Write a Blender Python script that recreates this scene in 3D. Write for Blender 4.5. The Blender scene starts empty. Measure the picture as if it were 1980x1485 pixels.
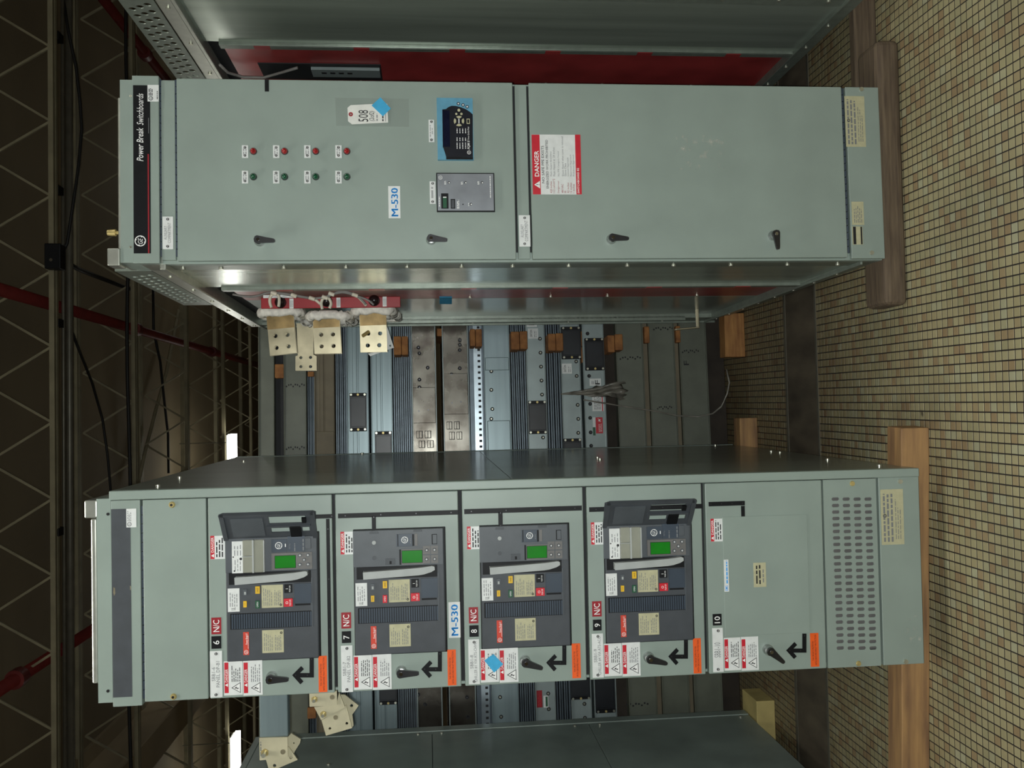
import bpy, math, random
from mathutils import Vector, Matrix
from mathutils.geometry import tessellate_polygon
random.seed(7)
S = bpy.context.scene
COL = S.collection
# ------------------------------------------------------------------ camera
FPX, PITCH, YAW, ROLL, CAMH = 1752.9, .0942, .0317, -.0184, 1.6283
_F = Vector((math.sin(YAW)*math.cos(PITCH), math.cos(YAW)*math.cos(PITCH), -math.sin(PITCH)))
_R = Vector((math.cos(YAW), -math.sin(YAW), 0)); _U = _R.cross(_F)
EU = math.cos(ROLL)*_R + math.sin(ROLL)*_U        # upright right  = photo up
EV = math.sin(ROLL)*_R - math.cos(ROLL)*_U        # upright down   = photo right
CAMO = Vector((0, 0, CAMH))
cd = bpy.data.cameras.new('camera'); cam = bpy.data.objects.new('camera', cd); COL.objects.link(cam)
cd.sensor_width = 36; cd.lens = 36*FPX/1980; cd.clip_start = .05; cd.clip_end = 200
cam.matrix_world = Matrix(((EV.x, EU.x, -_F.x, 0), (EV.y, EU.y, -_F.y, 0), (EV.z, EU.z, -_F.z, CAMH), (0, 0, 0, 1)))
S.camera = cam
# ------------------------------------------------------------------ world, exposure
S.view_settings.view_transform = 'Standard'; S.view_settings.look = 'None'
S.view_settings.gamma = 1; S.view_settings.use_curve_mapping = False
S.view_settings.exposure = 0.0
w = bpy.data.worlds.new('dim_warehouse'); S.world = w; w.use_nodes = True
w.node_tree.nodes['Background'].inputs[0].default_value = (.9, .95, .9, 1)
w.node_tree.nodes['Background'].inputs[1].default_value = 0.02
LAMP_E = 24.0      # emission of the ceiling fixtures' lenses
# fixture rows: (depth, height, power factor, list of centre x)
ROWS = [(12.1, 4.12, .45, [-4.67, -2.36, -.81, 3.05]),
        (1.9, 4.12, 1.0, [-4.67, -.81, 3.05]),
        (-3.2, 4.12, .8, [-4.67, 3.05])]  # unseen row behind the viewer, added to light the cabinet fronts

# the phone's own flash beside the lens (it glints off the duct plates in the photograph)
fl = bpy.data.lights.new('phone_flash', 'SPOT'); fl.energy = 218; fl.shadow_soft_size = .012; fl.color = (.95, 1, .98); fl.spot_size = math.radians(100); fl.spot_blend = .6
flo = bpy.data.objects.new('phone_flash', fl); COL.objects.link(flo); flo.location = CAMO - EU*.015 - EV*.025 + Vector((0, -.01, 0))
flo.rotation_euler = cam.matrix_world.to_euler()

# ------------------------------------------------------------------ pixel rays and local frames
def ray(x, y): return _F + (x-990)/FPX*EV + (742.5-y)/FPX*EU
class Fr:
    """local frame of a thing: x right, y away from the viewer, z up"""
    def __init__(s, X, Y, Z, a=0.0):
        s.o = Vector((X, Y, Z)); s.a = a
        s.M = Matrix.Translation(s.o) @ Matrix.Rotation(a, 4, 'Z'); s.I = s.M.inverted()
        s.ro = s.I @ CAMO; s.r3 = s.I.to_3x3()
    def hit(s, x, y, ax, v):
        d = s.r3 @ ray(x, y); return s.ro + d*((v-s.ro[ax])/d[ax])
    def P(s, x, y, p=0): return s.hit(x, y, 1, p)
    def S(s, x, y, p=0): return s.hit(x, y, 0, p)
    def R(s, x0, y0, x1, y1, p=0):
        mx, my = (x0+x1)/2, (y0+y1)/2
        return (s.P(mx, y1, p).x, s.P(mx, y0, p).x, s.P(x1, my, p).z, s.P(x0, my, p).z)
FA = Fr(.4917, 2.9023, .0841, .0117)
FB = Fr(-.8111, 2.7256, .0959, -.0092)
FC = Fr(1.4144, 2.905, .0841, 0)
FD = Fr(-2.12, 2.75, .096, 0)
FS = Fr(.11, 4.75, 0, .058)
FW = Fr(0, 0, 0, 0)

# ------------------------------------------------------------------ materials
def lin(c): return tuple((v/255/12.92 if v/255 <= .04045 else ((v/255+.055)/1.055)**2.4) for v in c)+(1,)
MATS = {}
def mat(name, rgb, rough=.5, metal=0, var=.05, scale=12, bump=0, bscale=250, coat=0, coatr=.1, stretch=None, alpha=None, emit=0, spec=None, rgb2=None, tr=0, rvar=0):
    m = bpy.data.materials.new(name); m.use_nodes = True; N = m.node_tree.nodes; L = m.node_tree.links
    b = N['Principled BSDF']; c = lin(rgb)
    tc = N.new('ShaderNodeTexCoord'); src = tc.outputs['Object']
    if stretch:
        mp = N.new('ShaderNodeMapping'); mp.inputs['Scale'].default_value = stretch; L.new(src, mp.inputs[0]); src = mp.outputs[0]
    b.inputs['Base Color'].default_value = c
    if var or rgb2:
        n = N.new('ShaderNodeTexNoise'); n.inputs['Scale'].default_value = scale; n.inputs['Detail'].default_value = 5
        L.new(src, n.inputs['Vector']); mx = N.new('ShaderNodeMix'); mx.data_type = 'RGBA'
        c2 = lin(rgb2) if rgb2 else tuple(v*(1+2*var) for v in c[:3])+(1,)
        mx.inputs[6].default_value = c if rgb2 else tuple(v*(1-2*var) for v in c[:3])+(1,); mx.inputs[7].default_value = c2
        rp = N.new('ShaderNodeMapRange'); rp.inputs[1].default_value = .3; rp.inputs[2].default_value = .7
        L.new(n.outputs[0], rp.inputs[0]); L.new(rp.outputs[0], mx.inputs[0]); L.new(mx.outputs[2], b.inputs['Base Color'])
        if rvar:
            rr = N.new('ShaderNodeMapRange'); rr.inputs[3].default_value = rough-rvar; rr.inputs[4].default_value = rough+rvar
            L.new(n.outputs[0], rr.inputs[0]); L.new(rr.outputs[0], b.inputs['Roughness'])
    if not rvar: b.inputs['Roughness'].default_value = rough
    b.inputs['Metallic'].default_value = metal
    if spec is not None: b.inputs['Specular IOR Level'].default_value = spec
    if coat: b.inputs['Coat Weight'].default_value = coat; b.inputs['Coat Roughness'].default_value = coatr
    if tr: b.inputs['Transmission Weight'].default_value = tr
    if alpha is not None: b.inputs['Alpha'].default_value = alpha
    if emit: b.inputs['Emission Color'].default_value = c; b.inputs['Emission Strength'].default_value = emit
    if bump:
        n2 = N.new('ShaderNodeTexNoise'); n2.inputs['Scale'].default_value = bscale; n2.inputs['Detail'].default_value = 3
        L.new(src, n2.inputs['Vector']); bp = N.new('ShaderNodeBump'); bp.inputs['Strength'].default_value = bump; bp.inputs['Distance'].default_value = .002
        L.new(n2.outputs[0], bp.inputs['Height']); L.new(bp.outputs[0], b.inputs['Normal'])
    MATS[name] = m; return m
PAINT = mat('grey_green_paint', (142, 155, 147), .42, 0, .03, 6, .12, 900)
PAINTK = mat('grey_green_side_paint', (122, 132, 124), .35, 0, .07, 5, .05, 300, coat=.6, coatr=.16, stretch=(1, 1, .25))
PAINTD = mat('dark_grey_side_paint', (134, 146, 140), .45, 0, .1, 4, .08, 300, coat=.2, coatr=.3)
GALV = mat('galvanised_sheet', (160, 170, 158), .22, .45, .08, 14, .10, 60, stretch=(1, 1, .06), rvar=.07)
GALVF = mat('galvanised_flange', (128, 136, 126), .36, .35, .06, 30)
RAIL = mat('bright_rail', (186, 188, 178), .33, .7, .05, 30)
REDB = mat('red_barrier_board', (154, 54, 54), .42, 0, .12, 6, coat=.3, coatr=.22)
REDS = mat('red_strip', (150, 26, 34), .45, 0, .08, 9)
GAPSH = mat('gap_shade_fill', (52, 45, 38), .85, 0, .15, 9)  # dark colour standing in for shade in the stack's gaps
DARK = mat('dark_gap', (26, 27, 30), .7, 0, .1, 30)
BLACK = mat('black_plastic', (16, 17, 20), .5, 0, .1, 40, spec=.25)
INK = mat('black_ink', (22, 22, 26), .6, 0, 0)
INKL = mat('pale_ink', (158, 160, 160), .6, 0, 0)
INKG = mat('grey_ink', (120, 122, 124), .6, 0, 0)
WHITE = mat('white_label', (222, 224, 222), .5, 0, .03, 40)
WHITEP = mat('white_print', (236, 236, 234), .6, 0, 0)
REDL = mat('red_label', (196, 30, 48), .5, 0, .04, 40)
REDN = mat('dark_red_plate', (150, 26, 38), .45, 0, .04, 40)
ORANGE = mat('orange_label', (236, 92, 22), .6, 0, .04, 30)
BLUET = mat('blue_tape', (62, 166, 212), .7, 0, .06, 40)
BLUEI = mat('blue_ink', (40, 156, 236), .6, 0, 0)
CREAM = mat('cream_label', (184, 180, 146), .6, 0, .04, 60)
BRKD = mat('charcoal_moulding', (66, 70, 75), .5, 0, .06, 20, .1, 600)
BRKL = mat('slate_moulding', (78, 83, 88), .45, 0, .05, 20, .1, 600)
BRKB = mat('blue_grey_moulding', (58, 68, 80), .4, 0, .05, 20)
TRIP = mat('taupe_moulding', (106, 104, 102), .5, 0, .05, 20)
HAND = mat('light_grey_handle', (166, 170, 168), .5, 0, .04, 20)
LCD = mat('green_display', (22, 112, 24), .25, 0, .05, 30, emit=.18)
YEL = mat('yellow_button', (226, 180, 34), .5, 0, .04, 20)
GRN = mat('green_flag', (20, 82, 52), .5, 0, .04, 20)
REDF = mat('red_button', (204, 26, 44), .45, 0, .04, 20)
ORR = mat('coral_badge', (204, 66, 48), .5, 0, .04, 20)
CHROME = mat('chrome', (190, 190, 190), .12, 1, .03, 20)
HDARK = mat('dark_chrome', (82, 82, 84), .32, .9, .06, 30)
SILV = mat('tinned_bar', (188, 178, 150), .34, .75, .12, 10, rvar=.08)
SILVT = mat('tarnished_bar', (150, 126, 84), .42, .6, .2, 14)
CREAMP = mat('cream_bus_plate', (208, 200, 170), .45, .15, .06, 12)
WRAP = mat('white_tape_wrap', (232, 228, 218), .7, 0, .08, 60, .12, 120)
WIRE = mat('grey_wire', (120, 118, 114), .5, 0, .05, 40)
WIREW = mat('white_wire', (206, 200, 182), .5, 0, .05, 40)
KNOB = mat('insulator_brown', (36, 26, 26), .25, 0, .1, 30)
GLASSR = mat('red_lens', (150, 16, 20), .12, 0, .1, 60, coat=1, coatr=.05)
GLASSG = mat('green_lens', (20, 78, 52), .12, 0, .1, 60, coat=1, coatr=.05)
RELB = mat('relay_blue', (92, 150, 176), .5, 0, .05, 40)
RELK = mat('relay_black', (24, 26, 34), .35, 0, .1, 40)
METER = mat('meter_face', (150, 154, 160), .38, .55, .08, 12)
SMOKE = mat('clear_window', (196, 198, 180), .12, 0, .05, 20, alpha=.35, coat=1)
WOODT = mat('pine_timber', (176, 128, 72), .7, 0, 0, 5, .2, 60, stretch=(1, 14, 14), rgb2=(126, 80, 44))
WOODO = mat('orange_timber', (180, 140, 92), .7, 0, 0, 4, .2, 60, stretch=(1, 9, 9), rgb2=(130, 98, 70))
WOODG = mat('weathered_timber', (112, 96, 76), .8, 0, 0, 6, .35, 60, stretch=(1, 16, 16), rgb2=(78, 64, 52))
WOODB = mat('pale_block', (190, 172, 112), .75, 0, .08, 10, .2, 60)
SPACER = mat('spacer_wood', (164, 112, 62), .8, 0, 0, 22, .3, 60, rgb2=(118, 74, 40))
BUSG = mat('busway_grey', (148, 160, 160), .38, .3, .06, 8, coat=.3, coatr=.2)
BUSB = mat('busway_blue_grey', (134, 150, 154), .33, .35, .05, 8, stretch=(.2, 1, 4))
BUSO = mat('busway_olive', (98, 102, 90), .45, 0, .07, 8, coat=.2, coatr=.25)
BUST = mat('busway_tan_dust', (112, 102, 82), .6, 0, .08, 9)
BUSR = mat('busway_brown_metal', (100, 97, 90), .27, .75, 0, 7, rgb2=(46, 39, 32), rvar=.1)
FIN = mat('fin_grey', (94, 104, 112), .4, .5, .08, 20)
PERF = mat('perforated_zinc', (168, 180, 188), .3, .8, .05, 20)
COVER = mat('black_cover', (30, 33, 38), .35, 0, .15, 12)
RIVET = mat('rivet_zinc', (205, 205, 190), .3, .8, .04, 30)
BRASS = mat('brass_bolt', (200, 180, 120), .38, .5, .06, 30)
DECK = mat('deck_paint', (134, 120, 94), .85, 0, .12, .5)
JOIST = mat('joist_primer', (138, 130, 104), .7, 0, .1, 6)
PIPER = mat('red_pipe', (96, 26, 22), .5, 0, .1, 8)
COND = mat('conduit_zinc', (112, 108, 96), .45, .5, .08, 10)
CABLE = mat('black_cable', (20, 19, 18), .6, 0, .1, 10)
WALLM = mat('wall_paint', (158, 142, 112), .9, 0, .08, 1)
LENS = mat('fixture_lens', (255, 255, 246), .4, 0, 0, emit=LAMP_E)
FIXT = mat('fixture_white', (220, 220, 214), .5, 0, .03, 20)
PLAST = mat('grey_plastic_film', (132, 128, 118), .3, 0, .15, 20, .6, 60, alpha=.85)
STEEL = mat('floor_steel', (104, 94, 78), .6, 0, 0, 4, .3, 40, rgb2=(66, 58, 48), stretch=(2.5, 1, 1))
PAPER = mat('paper_tag', (222, 222, 216), .8, 0, .03, 40)
CTAPE = mat('clear_tape', (150, 156, 150), .22, 0, 0, alpha=.07)
SCUFF = mat('scuff_mark', (206, 206, 194), .7, 0, 0)
nd = SCUFF.node_tree; n1 = nd.nodes.new('ShaderNodeTexNoise'); n1.inputs['Scale'].default_value = 42; n1.inputs['Detail'].default_value = 6
r1 = nd.nodes.new('ShaderNodeMapRange'); r1.inputs[1].default_value = .55; r1.inputs[2].default_value = .78; r1.inputs[4].default_value = .75
t1 = nd.nodes.new('ShaderNodeTexCoord'); nd.links.new(t1.outputs['Object'], n1.inputs['Vector']); nd.links.new(n1.outputs[0], r1.inputs[0]); nd.links.new(r1.outputs[0], nd.nodes['Principled BSDF'].inputs['Alpha'])

# floor tiles: colour per cell from the tile grid (pitch PT, grid turned by GROT)
PT = .0293; GROT = -.012
def tile_material(name, grout):
    m = bpy.data.materials.new(name); m.use_nodes = True; N = m.node_tree.nodes; L = m.node_tree.links; b = N['Principled BSDF']
    g = N.new('ShaderNodeNewGeometry'); vr = N.new('ShaderNodeVectorRotate'); vr.rotation_type = 'Z_AXIS'; vr.inputs['Angle'].default_value = -GROT
    L.new(g.outputs['Position'], vr.inputs['Vector'])
    sc = N.new('ShaderNodeVectorMath'); sc.operation = 'MULTIPLY'; sc.inputs[1].default_value = (1/PT, 1/PT, 0); L.new(vr.outputs[0], sc.inputs[0])
    fl = N.new('ShaderNodeVectorMath'); fl.operation = 'FLOOR'; L.new(sc.outputs[0], fl.inputs[0])
    wn = N.new('ShaderNodeTexWhiteNoise'); wn.noise_dimensions = '2D'; L.new(fl.outputs[0], wn.inputs['Vector'])
    cr = N.new('ShaderNodeValToRGB'); cr.color_ramp.interpolation = 'LINEAR'
    pts = [(0, (146, 124, 92)), (.12, (153, 134, 100)), (.2, (158, 146, 110)), (.6, (166, 156, 120)), (.85, (154, 146, 110)), (1, (168, 164, 134))]
    el = cr.color_ramp.elements
    for i, (p, c) in enumerate(pts):
        e = el[i] if i < 2 else el.new(p)
        e.position = p
    for i, (p, c) in enumerate(pts): el[i].position = p; el[i].color = lin(c)
    L.new(wn.outputs['Value'], cr.inputs[0])
    n = N.new('ShaderNodeTexNoise'); n.inputs['Scale'].default_value = 3.0; n.inputs['Detail'].default_value = 6; L.new(vr.outputs[0], n.inputs['Vector'])
    mr = N.new('ShaderNodeMapRange'); mr.inputs[1].default_value = .3; mr.inputs[2].default_value = .7; mr.inputs[3].default_value = .8; mr.inputs[4].default_value = 1.08
    L.new(n.outputs[0], mr.inputs[0])
    mu = N.new('ShaderNodeMix'); mu.data_type = 'RGBA'; mu.blend_type = 'MULTIPLY'; mu.inputs[0].default_value = 1
    L.new(cr.outputs[0], mu.inputs[6]); L.new(mr.outputs[0], mu.inputs[7])
    out = mu.outputs[2]
    # mottled brown grime with ragged borders; aisle shade further back painted in too
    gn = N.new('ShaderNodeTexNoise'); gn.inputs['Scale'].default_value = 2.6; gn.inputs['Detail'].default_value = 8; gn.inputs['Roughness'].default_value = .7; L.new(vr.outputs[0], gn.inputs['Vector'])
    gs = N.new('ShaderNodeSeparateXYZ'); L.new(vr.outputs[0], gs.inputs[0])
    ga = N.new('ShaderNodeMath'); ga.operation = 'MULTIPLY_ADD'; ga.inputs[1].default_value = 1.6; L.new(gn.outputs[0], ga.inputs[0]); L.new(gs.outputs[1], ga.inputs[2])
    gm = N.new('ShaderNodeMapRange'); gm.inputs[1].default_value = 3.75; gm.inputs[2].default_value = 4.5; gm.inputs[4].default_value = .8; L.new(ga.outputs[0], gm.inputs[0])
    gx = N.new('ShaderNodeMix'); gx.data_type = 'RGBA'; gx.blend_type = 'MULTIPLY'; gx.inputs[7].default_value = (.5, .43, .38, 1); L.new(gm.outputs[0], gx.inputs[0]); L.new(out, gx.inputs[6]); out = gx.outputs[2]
    # worn dark spots
    sp = N.new('ShaderNodeTexNoise'); sp.inputs['Scale'].default_value = 11; sp.inputs['Detail'].default_value = 2; L.new(vr.outputs[0], sp.inputs['Vector'])
    sr = N.new('ShaderNodeMapRange'); sr.inputs[1].default_value = .74; sr.inputs[2].default_value = .8; L.new(sp.outputs[0], sr.inputs[0])
    ms = N.new('ShaderNodeMix'); ms.data_type = 'RGBA'; ms.inputs[7].default_value = lin((60, 52, 42)); L.new(sr.outputs[0], ms.inputs[0]); L.new(out, ms.inputs[6]); out = ms.outputs[2]
    if grout:
        fr = N.new('ShaderNodeVectorMath'); fr.operation = 'FRACTION'; L.new(sc.outputs[0], fr.inputs[0])
        sx = N.new('ShaderNodeSeparateXYZ'); L.new(fr.outputs[0], sx.inputs[0])
        def edge(o):
            a = N.new('ShaderNodeMath'); a.operation = 'SUBTRACT'; a.inputs[1].default_value = .5; L.new(o, a.inputs[0])
            c = N.new('ShaderNodeMath'); c.operation = 'ABSOLUTE'; L.new(a.outputs[0], c.inputs[0])
            d = N.new('ShaderNodeMath'); d.operation = 'GREATER_THAN'; d.inputs[1].default_value = .435; L.new(c.outputs[0], d.inputs[0]); return d.outputs[0]
        mm = N.new('ShaderNodeMath'); mm.operation = 'MAXIMUM'; L.new(edge(sx.outputs[0]), mm.inputs[0]); L.new(edge(sx.outputs[1]), mm.inputs[1])
        mg = N.new('ShaderNodeMix'); mg.data_type = 'RGBA'; mg.inputs[7].default_value = lin((40, 34, 33)); L.new(mm.outputs[0], mg.inputs[0]); L.new(out, mg.inputs[6]); out = mg.outputs[2]
    L.new(out, b.inputs['Base Color']); b.inputs['Roughness'].default_value = .55
    return m
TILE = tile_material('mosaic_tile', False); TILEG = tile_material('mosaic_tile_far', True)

# ------------------------------------------------------------------ mesh builder
_txt = {}
def text_mesh(s, bold=0, shear=0):
    k = (s, bold, shear)
    if k not in _txt:
        c = bpy.data.curves.new('t', 'FONT'); c.body = s; c.size = 1; c.resolution_u = 2; c.offset = bold*.35; c.shear = shear
        o = bpy.data.objects.new('t', c); me = bpy.data.meshes.new_from_object(o)
        v = [(p.co.x, p.co.y) for p in me.vertices]; f = [tuple(q.vertices) for q in me.polygons]
        xs = [p[0] for p in v]; ys = [p[1] for p in v]
        _txt[k] = (v, f, min(xs), max(xs), min(ys), max(ys))
        bpy.data.objects.remove(o); bpy.data.curves.remove(c); bpy.data.meshes.remove(me)
    return _txt[k]
def circ(cx, cy, r, n=16, ry=None, a0=0):
    ry = r if ry is None else ry
    return [(cx+r*math.cos(a0+2*math.pi*i/n), cy+ry*math.sin(a0+2*math.pi*i/n)) for i in range(n)]
class MB:
    def __init__(s): s.v = []; s.f = []; s.m = []; s.mats = []; s.sm = []
    def mi(s, m):
        if m not in s.mats: s.mats.append(m)
        return s.mats.index(m)
    def add(s, vs, fs, m, smooth=False):
        o = len(s.v); s.v += [tuple(p) for p in vs]; i = s.mi(m)
        for f in fs: s.f.append(tuple(o+k for k in f)); s.m.append(i); s.sm.append(smooth)
        return s
    def box(s, x0, x1, y0, y1, z0, z1, m):
        if x0 > x1: x0, x1 = x1, x0
        if y0 > y1: y0, y1 = y1, y0
        if z0 > z1: z0, z1 = z1, z0
        return s.add([(x0, y0, z0), (x1, y0, z0), (x1, y1, z0), (x0, y1, z0), (x0, y0, z1), (x1, y0, z1), (x1, y1, z1), (x0, y1, z1)],
              [(0, 3, 2, 1), (4, 5, 6, 7), (0, 1, 5, 4), (1, 2, 6, 5), (2, 3, 7, 6), (3, 0, 4, 7)], m)
    def bar(s, p, q, wd, hg, m, up=Vector((0, 0, 1))):
        p, q = Vector(p), Vector(q); d = (q-p).normalized(); a = d.cross(up)
        if a.length < 1e-4: a = d.cross(Vector((0, 1, 0)))
        a.normalize(); b = a.cross(d); a = a*wd/2; b = b*hg/2
        vs = [p-a-b, p+a-b, p+a+b, p-a+b, q-a-b, q+a-b, q+a+b, q-a+b]
        return s.add(vs, [(0, 1, 2, 3), (7, 6, 5, 4), (0, 4, 5, 1), (1, 5, 6, 2), (2, 6, 7, 3), (3, 7, 4, 0)], m)
    def cyl(s, p, q, r, m, n=12, r1=None, smooth=True):
        p, q = Vector(p), Vector(q); r1 = r if r1 is None else r1; d = (q-p).normalized()
        a = d.cross(Vector((0, 0, 1)) if abs(d.z) < .9 else Vector((1, 0, 0))).normalized(); b = d.cross(a)
        vs = []
        for k in range(n):
            t = 2*math.pi*k/n; u = a*math.cos(t)+b*math.sin(t); vs += [p+u*r, q+u*r1]
        fs = [(2*k, 2*((k+1) % n), 2*((k+1) % n)+1, 2*k+1) for k in range(n)]
        s.add(vs, fs, m, smooth)
        s.add([vs[2*k] for k in range(n)], [tuple(range(n))[::-1]], m); return s.add([vs[2*k+1] for k in range(n)], [tuple(range(n))], m)
    def dome(s, c, r, ax, m, n=14, k=5, hgt=None):
        """half ball bulging along -y (ax='y') at centre c"""
        hgt = hgt or r; vs = []; fs = []
        for i in range(k):
            t = math.pi/2*i/k; rr = r*math.cos(t); h = hgt*math.sin(t)
            for j in range(n):
                u = 2*math.pi*j/n; vs.append((c[0]+rr*math.cos(u), c[1]-h, c[2]+rr*math.sin(u)))
        vs.append((c[0], c[1]-hgt, c[2]))
        for i in range(k-1):
            for j in range(n): fs.append((i*n+j, i*n+(j+1) % n, (i+1)*n+(j+1) % n, (i+1)*n+j))
        for j in range(n): fs.append(((k-1)*n+j, (k-1)*n+(j+1) % n, k*n))
        return s.add(vs, fs, m, True)
    def tube(s, pts, r, m, n=8, closed=False, rn=0):
        pts = [Vector(p) for p in pts]; N_ = len(pts); vs = []; pa = None
        for i, p in enumerate(pts):
            a = pts[(i-1) % N_] if (closed or i > 0) else p; b = pts[(i+1) % N_] if (closed or i < N_-1) else p
            d = (b-a).normalized()
            if pa is None: pa = d.cross(Vector((.3, .2, 1))).normalized()
            pa = (pa - d*pa.dot(d)).normalized(); pb = d.cross(pa)
            for k in range(n):
                t = 2*math.pi*k/n; rr = r*(1+rn*random.uniform(-1, 1)); vs.append(p+(pa*math.cos(t)+pb*math.sin(t))*rr)
        fs = []
        for i in range(N_ if closed else N_-1):
            j = (i+1) % N_
            for k in range(n): fs.append((i*n+k, i*n+(k+1) % n, j*n+(k+1) % n, j*n+k))
        if not closed: fs += [tuple(range(n))[::-1], tuple((N_-1)*n+k for k in range(n))]
        return s.add(vs, fs, m, True)
    def plate(s, outline, holes, d0, d1, m, fn, hm=None):
        """2D outline with real holes, thickness d0..d1; fn(a,b,d) -> 3D"""
        loops = [outline]+holes
        tris = tessellate_polygon([[Vector((a, b, 0)) for a, b in l] for l in loops]); flat = [p for l in loops for p in l]; n = len(flat)
        def ccw(t): (a, b), (c, d), (e, f) = (flat[i] for i in t); return (c-a)*(f-b)-(d-b)*(e-a) > 0
        fs = [t if ccw(t) else t[::-1] for t in tris]
        s.add([fn(a, b, d0) for a, b in flat], fs, m); s.add([fn(a, b, d1) for a, b in flat], [t[::-1] for t in fs], m)
        for l in loops:
            k = len(l); area = sum(l[i][0]*l[(i+1) % k][1]-l[(i+1) % k][0]*l[i][1] for i in range(k))
            q = l if area > 0 else l[::-1]
            if l is not outline: q = q[::-1]
            vs = [fn(a, b, d0) for a, b in q]+[fn(a, b, d1) for a, b in q]
            s.add(vs, [(i, k+i, k+(i+1) % k, (i+1) % k) for i in range(k)], hm or m)
        return s
    def poly(s, pts, m, fn): # flat 2D polygon (convex or not)
        t = tessellate_polygon([[Vector((a, b, 0)) for a, b in pts]])
        def ccw(t): (a, b), (c, d), (e, f) = (pts[i] for i in t); return (c-a)*(f-b)-(d-b)*(e-a) > 0
        return s.add([fn(a, b) for a, b in pts], [q if ccw(q) else q[::-1] for q in t], m)
    def build(s, name, parent=None, bevel=0, label=None, seg=2, frame=None, kind=None):
        me = bpy.data.meshes.new(name); me.from_pydata(s.v, [], s.f)
        for m in s.mats: me.materials.append(m)
        me.polygons.foreach_set('material_index', s.m); me.polygons.foreach_set('use_smooth', s.sm); me.update()
        o = bpy.data.objects.new(name, me); COL.objects.link(o)
        if parent: o.parent = parent
        if frame: o.matrix_world = frame.M
        if bevel:
            b = o.modifiers.new('bevel', 'BEVEL'); b.width = bevel; b.segments = seg; b.limit_method = 'ANGLE'; b.angle_limit = math.radians(50)
        if label: o['label'] = label
        if kind: o['kind'] = kind
        return o
def tag(o, label, cat, group=None):
    o['label'] = label; o['category'] = cat
    if group: o['group'] = group
    return o
def thing(name, fr, label, cat, group=None):
    o = bpy.data.objects.new(name, None); COL.objects.link(o); o.matrix_world = fr.M; o.empty_display_size = .1
    return tag(o, label, cat, group)
def copy_part(o, parent, loc=None):
    c = o.copy(); COL.objects.link(c); c.parent = parent
    if loc is not None: c.location = loc
    for ch in list(o.children): copy_part(ch, c)
    return c

class Print:
    """flat print on a plane facing -y: layers lie a hair in front of each other"""
    def __init__(s, fr, y=0.0, base=.0008): s.fr = fr; s.y = y; s.b = base; s.mb = MB()
    def d(s, l): return s.y-s.b-.00025*l
    def rr(s, px): return s.fr.R(*px, s.y)
    def sheet(s, px, m, corner=0):
        x0, x1, z0, z1 = s.rr(px); s.mb.box(x0, x1, s.y-s.b, s.y+.0004, z0, z1, m); return s
    def lrect(s, x0, x1, z0, z1, m, l=1):
        y = s.d(l); s.mb.add([(x0, y, z0), (x1, y, z0), (x1, y, z1), (x0, y, z1)], [(0, 1, 2, 3)], m); return s
    def rect(s, px, m, l=1): return s.lrect(*s.rr(px), m, l)
    def ltext(s, x0, x1, z0, z1, t, m, l=2, bold=0, shear=0, keep=False):
        v, f, a0, a1, b0, b1 = text_mesh(t, bold, shear); y = s.d(l)
        sx = (x1-x0)/(a1-a0); sz = (z1-z0)/(b1-b0)
        if keep:
            q = min(sx, sz); cx, cz = (x0+x1)/2, (z0+z1)/2; x0 = cx-q*(a1-a0)/2; z0 = cz-q*(b1-b0)/2; sx = sz = q
        s.mb.add([(x0+(p[0]-a0)*sx, y, z0+(p[1]-b0)*sz) for p in v], f, m); return s
    def text(s, px, t, m, l=2, bold=0, shear=0, keep=False): return s.ltext(*s.rr(px), t, m, l, bold, shear, keep)
    def lines(s, px, n, m, l=2, fill=.5, seed=1, center=False, jag=.35):
        """rows of print too small to read in the photograph: dashes of word length"""
        rnd = random.Random(seed); x0, x1, z0, z1 = s.rr(px); h = (z1-z0)/n; W_ = x1-x0
        for i in range(n):
            zt = z1-h*(i+.5); ln = W_*(1-jag*rnd.random()); x = x0+((W_-ln)/2 if center else 0); e = x+ln
            while x < e-1e-5:
                wd = min(e-x, h*rnd.uniform(.9, 2.6)); s.lrect(x, x+wd, zt-h*fill/2, zt+h*fill/2, m, l); x += wd+h*.45
        return s
    def poly(s, pts, m, l=1):  # photo pixel points
        q = [(p.x, p.z) for p in (s.fr.P(x, y, s.y) for x, y in pts)]; y = s.d(l)
        s.mb.poly(q, m, lambda a, b: (a, y, b)); return s
    def disc(s, x, y, r, m, l=1, n=20, ri=0):
        c = s.fr.P(x, y, s.y); R = abs(s.fr.P(x+r, y, s.y).z-c.z); yy = s.d(l)
        if ri:
            k = R*ri/r; o = circ(c.x, c.z, R, n); i_ = circ(c.x, c.z, k, n)
            s.mb.add([(a, yy, b) for a, b in o+i_], [(j, (j+1) % n, n+(j+1) % n, n+j) for j in range(n)], m)
        else: s.mb.poly(circ(c.x, c.z, R, n), m, lambda a, b: (a, yy, b))
        return s
    def tri(s, px, m, l=1):
        x0, x1, z0, z1 = s.rr(px); y = s.d(l); s.mb.add([(x0, y, z0), (x1, y, z0), ((x0+x1)/2, y, z1)], [(0, 1, 2)], m); return s
    def logo(s, x, y, r, m, bg=None, l=2):
        """round monogram: ring, four hooked gaps and two script letters"""
        s.disc(x, y, r, m, l, 24, r*.83)
        c = s.fr.P(x, y, s.y); R = abs(s.fr.P(x+r, y, s.y).z-c.z)
        for k in range(4):
            a = math.pi/4+k*math.pi/2; s.mb.poly(circ(c.x+R*.8*math.cos(a+.5), c.z+R*.8*math.sin(a+.5), R*.13, 8), m, lambda p, q: (p, s.d(l), q))
        s.ltext(c.x-R*.56, c.x+R*.56, c.z-R*.42, c.z+R*.42, 'GE', m, l, 0.0, .35); return s
    def build(s, name, parent, label=None): return s.mb.build(name, parent, label=label)
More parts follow.
